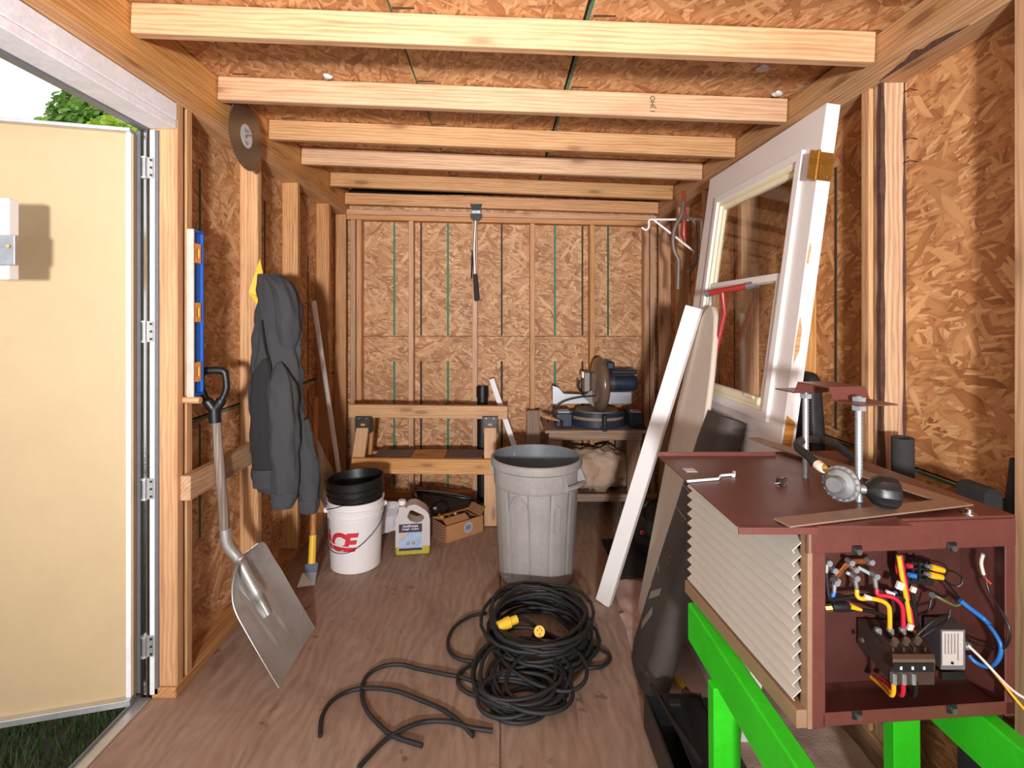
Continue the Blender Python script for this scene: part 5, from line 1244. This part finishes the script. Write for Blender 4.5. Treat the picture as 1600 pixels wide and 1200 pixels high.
for (x, m) in ((1396, WYEL), (1411, WRED), (1430, WBLK)):
    MB().tube(spline([px(x, 1066, 1.0), px(x, 1080, 1.005), px(x - 4, 1086, 1.015), px(x - 16, 1074, 1.05), px(x - 34, 1058, 1.09)], 5), .0042, 8).build('wire', m, ht, smooth=60)
MB().tube(spline([px(1392, 1080, 1.01), px(1380, 1068, 1.04), px(1364, 1056, 1.09)], 5), .003, 8).build('wire', WORG, ht, smooth=60)
# grey control module
md_ = hexa([px(1444, 964, 1.118), px(1470, 984, 1.055), px(1508, 984, 1.055), px(1490, 964, 1.118)], .082, 'control_module', MODG)
hexa([px(1472, 986, 1.0535), px(1472, 986.5, 1.0525), px(1505, 986.5, 1.0525), px(1505, 986, 1.0535)], .070, 'module_label', plain('label_cream', (186, 176, 168), .7), md_)
for k in range(5): hexa([px(1476 + 5 * k, 990, 1.0523), px(1476 + 5 * k, 990.2, 1.0519), px(1478 + 5 * k, 990.2, 1.0519), px(1478 + 5 * k, 990, 1.0523)], .042 if k < 4 else .055, 'label_print', plain('label_ink', (132, 122, 116), .8), md_)
MB().prism(circ(0, 0, .003, 12), 0, .0006, frame(px(1488, 1036, 1.0515), V((1, 0, 0)), V((0, 0, 1)), V((0, -1, 0)))).build('label_seal', WBLK, md_, smooth=0)
hexa([px(1466, 1047, 1.10), px(1472, 1050, 1.05), px(1508, 1050, 1.05), px(1500, 1047, 1.10)], .016, 'module_base', BLACKP, md_)
MB().tube([U(1506, 1008, .055), U(1516, 1010, .05)], [.009, .007], 10).build('module_gland', GALV, md_)

# ------------------------------------------------------------------ on top of the heater
ZT = HO.z + T
sp = thing('cover_panel', (.61, 1.2, ZT + .003), 'loose brown cover panel with folded edges lying on the heater', 'panel')
SZ0 = ZT + .004
MB().box((.6115, 1.205, SZ0 + .0015), (.333, .488, .003), ch=.0008).build('sheet', BROWNM, sp)
MB().box((.6115, 1.4475, SZ0 + .007), (.333, .003, .014), ch=.0005).build('rear_flange', BROWNM, sp)
MB().box((.555 - .034, .9625, SZ0 - .005), (.148, .003, .016), ch=.0005).build('front_flange', BROWNM, sp)
SZ1 = SZ0 + .003
vt = fl(1078, 735, SZ1)
MB().box((vt.x, vt.y, SZ1 + .0006), (.028, .032, .0008), ch=0).build('white_sticker', PAPER, sp, smooth=0)
pr = thing('plastic_pin', fl(1110, 747, SZ1), 'thin white plastic pin lying on the cover panel', 'pin')
MB().tube([fl(1074, 752, SZ1 + .004), fl(1122, 748, SZ1 + .004), fl(1126, 743, SZ1 + .004), fl(1148, 741, SZ1 + .004)], .003, 8).build('rod', PAPER, pr); MB().cyl(fl(1146, 743, SZ1 + .004), fl(1147, 738, SZ1 + .005), .0045, seg=8).build('head', PAPER, pr)
cpn = thing('spring_clip', fl(1220, 757, SZ1), 'small bent metal spring clip lying on the cover panel', 'clip')
c = fl(1219, 757, SZ1)
MB().box(c + V((0, 0, .008)), (.014, .012, .014), ch=.002).build('block', DARKST, cpn); MB().tube(spline([c + V((-.012, 0, .002)), c + V((-.004, -.004, .005)), c + V((.004, 0, .014)), c + V((.014, 0, .016)), c + V((.014, 0, .002))], 5), .0025, 8).build('spring', CHROME, cpn)
# framing square
sq = thing('framing_square', (.80, 1.15, ZT), 'rusty steel framing square lying across the heater top', 'square')
q0_ = fl(1521, 788, ZT + .012); da = (fl(1221, 822, ZT + .014) - q0_); da.z = 0; da.normalize(); db = V((-da.y, da.x, 0)); db = -db if db.y < 0 else db
zq = ZT + .0105
SQM = frame(V((q0_.x, q0_.y, zq)), da, db, da.cross(db))
SQM = SQM @ Matrix.Rotation(0, 4, 'X')
MB().prism([(0, 0), (.455, 0), (.455, .040), (.048, .040), (.048, .61), (0, .61)], -.0015, .0015, SQM).build('blade', RUSTY, sq, smooth=0)
bo = thing('flange_bolt', fl(1513, 800, ZT), 'small silver flange bolt standing on the heater top', 'bolt')
c = fl(1514, 803, ZT)
MB().lathe([(.001, .0), (.0135, .0), (.0135, .002), (.0065, .0025), (.0065, .010), (.001, .0105)], 16, Matrix.Translation(c)).build('head', CHROME, bo)
# threaded rods with hat bracket
hb_ = thing('hanger_bracket', (.75, 1.17, SZ1), 'brown hat shaped hanger bracket held up on two threaded rods', 'bracket')
r1 = V((.745, 1.25, SZ1)); r2 = V((.760, 1.086, SZ1)); zb_ = 1.198
for r_ in (r1, r2):
    n = 60; rr = [.0078 if i % 2 else .0066 for i in range(n)]
    ro_ = MB().tube([r_ + V((0, 0, (zb_ + .014 - SZ1) * i / (n - 1))) for i in range(n)], rr, 12).build('threaded_rod', GALV, hb_, smooth=60)
    MB().lathe([(.001, zb_ - .016), (.014, zb_ - .016), (.014, zb_ - .005), (.001, zb_ - .004)], 6, Matrix.Translation((r_.x, r_.y, 0))).build('nut', GALV, ro_, smooth=20)
    MB().lathe([(.001, zb_ + .0035), (.0135, zb_ + .0035), (.0135, zb_ + .012), (.001, zb_ + .012)], 6, Matrix.Translation((r_.x, r_.y, 0))).build('nut', GALV, ro_, smooth=20)
mc = (r1 + r2) / 2; sd = (r2 - r1).normalized(); sd = V((sd.x + .06, sd.y, 0)).normalized(); wdv = V((-sd.y, sd.x, 0))
hp = [(-.125, 0), (-.058, 0), (-.046, .026), (.046, .026), (.058, 0), (.125, 0)]
HBM = frame(V((mc.x, mc.y, zb_)), sd, V((0, 0, 1)), sd.cross(V((0, 0, 1))))
def hat(u, v):
    t = u * 5; i = min(int(t + 1e-6), 4); f = t - i; return HBM @ V((hp[i][0] + (hp[i + 1][0] - hp[i][0]) * f, hp[i][1] + (hp[i + 1][1] - hp[i][1]) * f, -.045 + .09 * v))
MB().grid(5, 1, hat, .003).build('hat_channel', BROWNM, hb_, smooth=0)
# gas regulator
rg = thing('gas_regulator', (.70, 1.05, SZ1), 'grey gas regulator with black knob and hose lying on the heater', 'regulator')
rc = V((.706, 1.06, SZ1 + .048)); rax = V((-.86, -.5, .06)).normalized(); RMx = along(rc, rc + rax)
RL = RMx @ Matrix.Rotation(PI / 2, 4, 'Y') @ Matrix.Scale(.86, 4)
MB().lathe([(.001, -.022), (.022, -.022), (.033, -.014), (.035, -.006), (.041, -.005), (.042, -.001), (.042, .004), (.036, .006), (.033, .012), (.02, .016), (.0185, .034), (.017, .037), (.001, .037)], 36, RL).build('body', REGUL, rg)
for k in range(18):
    a = 2 * PI * k / 18; c0 = RL @ V((.039 * math.cos(a), .039 * math.sin(a), .004)); c1 = RL @ V((.039 * math.cos(a), .039 * math.sin(a), .008)); MB().cyl(c0, c1, .0024, seg=6).build('rivet', REGUL, rg)
kd = V((.95, -.30, -.05)).normalized(); k0 = rc + kd * .012 + V((0, 0, -.006))
MB().tube([k0, k0 + kd * .036], [.010, .009], 12).build('outlet_stem', REGUL, rg)
KM = along(k0 + kd * .03, k0 + kd * .1) @ Matrix.Rotation(PI / 2, 4, 'Y')
MB().lathe([(.001, 0), (.012, 0), (.02, .008), (.026, .014), (.030, .024), (.030, .048), (.027, .055), (.001, .055)], 48, KM, fn=lambda r, z, a: r * (1 + (.05 if math.sin(12 * a) > .3 else 0) * (1 if r > .024 else 0))).build('knob', BLACKP, rg, smooth=30)
hs = spline([rc + V((-.022, .012, .030)), px(1283, 730, 1.08), px(1262, 712, 1.13), px(1247, 699, 1.18), px(1250, 690, 1.24), px(1268, 686, 1.31), px(1300, 692, 1.37), px(1328, 712, 1.42), px(1345, 722, 1.47), px(1352, 745, 1.54), px(1352, 790, 1.56)], 7)
MB().tube(hs[6:], .0095, 10).build('hose', RUBBER, rg, smooth=60)
MB().tube(hs[5:10], .0105, 10).build('hose_sleeve', WWHT, rg, smooth=60)
MB().tube(hs[:6], [.008, .010, .010, .0085, .0085, .0085], 8).build('brass_fitting', BRASS, rg, smooth=30)

# ------------------------------------------------------------------ black foam by the right wall
def foam(p0, p1, r, label):
    p0, p1 = V(p0), V(p1); t = thing('foam_tube', p0, label, 'pipe foam', 'dark foam pieces by the right wall')
    d = (p1 - p0); M = along(p0, p1) @ Matrix.Rotation(PI / 2, 4, 'Y'); L = d.length
    MB().lathe([(r * .55, 0), (r, 0), (r, L), (r * .96, L + .001), (r * .55, L), (r * .5, L - .05)], 24, M).build('tube_wall', FOAM, t, smooth=40)
foam((1.215, 1.535, .04), (1.178, 1.50, px(0, 684, 1.50).z), .028, 'dark grey foam pipe sleeve standing between stud and heater')
foam((1.240, 1.345, .04), (1.226, 1.215, px(0, 718, 1.22).z), .013, 'dark foam sleeve at the far right edge beside the near stud')
fo = thing('foam_offcut', (1.19, 1.36, .5), 'dark speckled foam offcut lying against the right wall', 'foam')
MB().box((1.186, 1.27, .68), (.044, .10, .57), Matrix.Identity(4), ch=.012).build('block', MATBK, fo)
MB().box((1.186, 1.27, .216), (.042, .095, .352), Matrix.Identity(4), ch=.012).build('block', MATBK, fo)
bgk = thing('black_sack', (1.14, 1.9, 0), 'black plastic sack standing behind the white door edge', 'sack')
def sackf(th, ph):
    d = V((math.cos(th) * math.cos(ph), math.sin(th) * math.cos(ph), math.sin(ph)))
    s = (abs(d.x) ** 5 + abs(d.y) ** 5 + abs(d.z) ** 5) ** (-1 / 5); p = d * s; p = V((p.x * .033, p.y * .09, p.z * .585))
    return V((1.142, 1.93, .59)) + p + V((d.x, d.y, 0)) * noise.noise(p * 9) * .015 + V((.01 * p.z, 0, 0))
MB().rings([[sackf(2 * PI * j / 36, -PI / 2 + .02 + (PI - .04) * i / 40) for j in range(36)] for i in range(41)]).build('bag_skin', RUBBER, bgk, smooth=60)
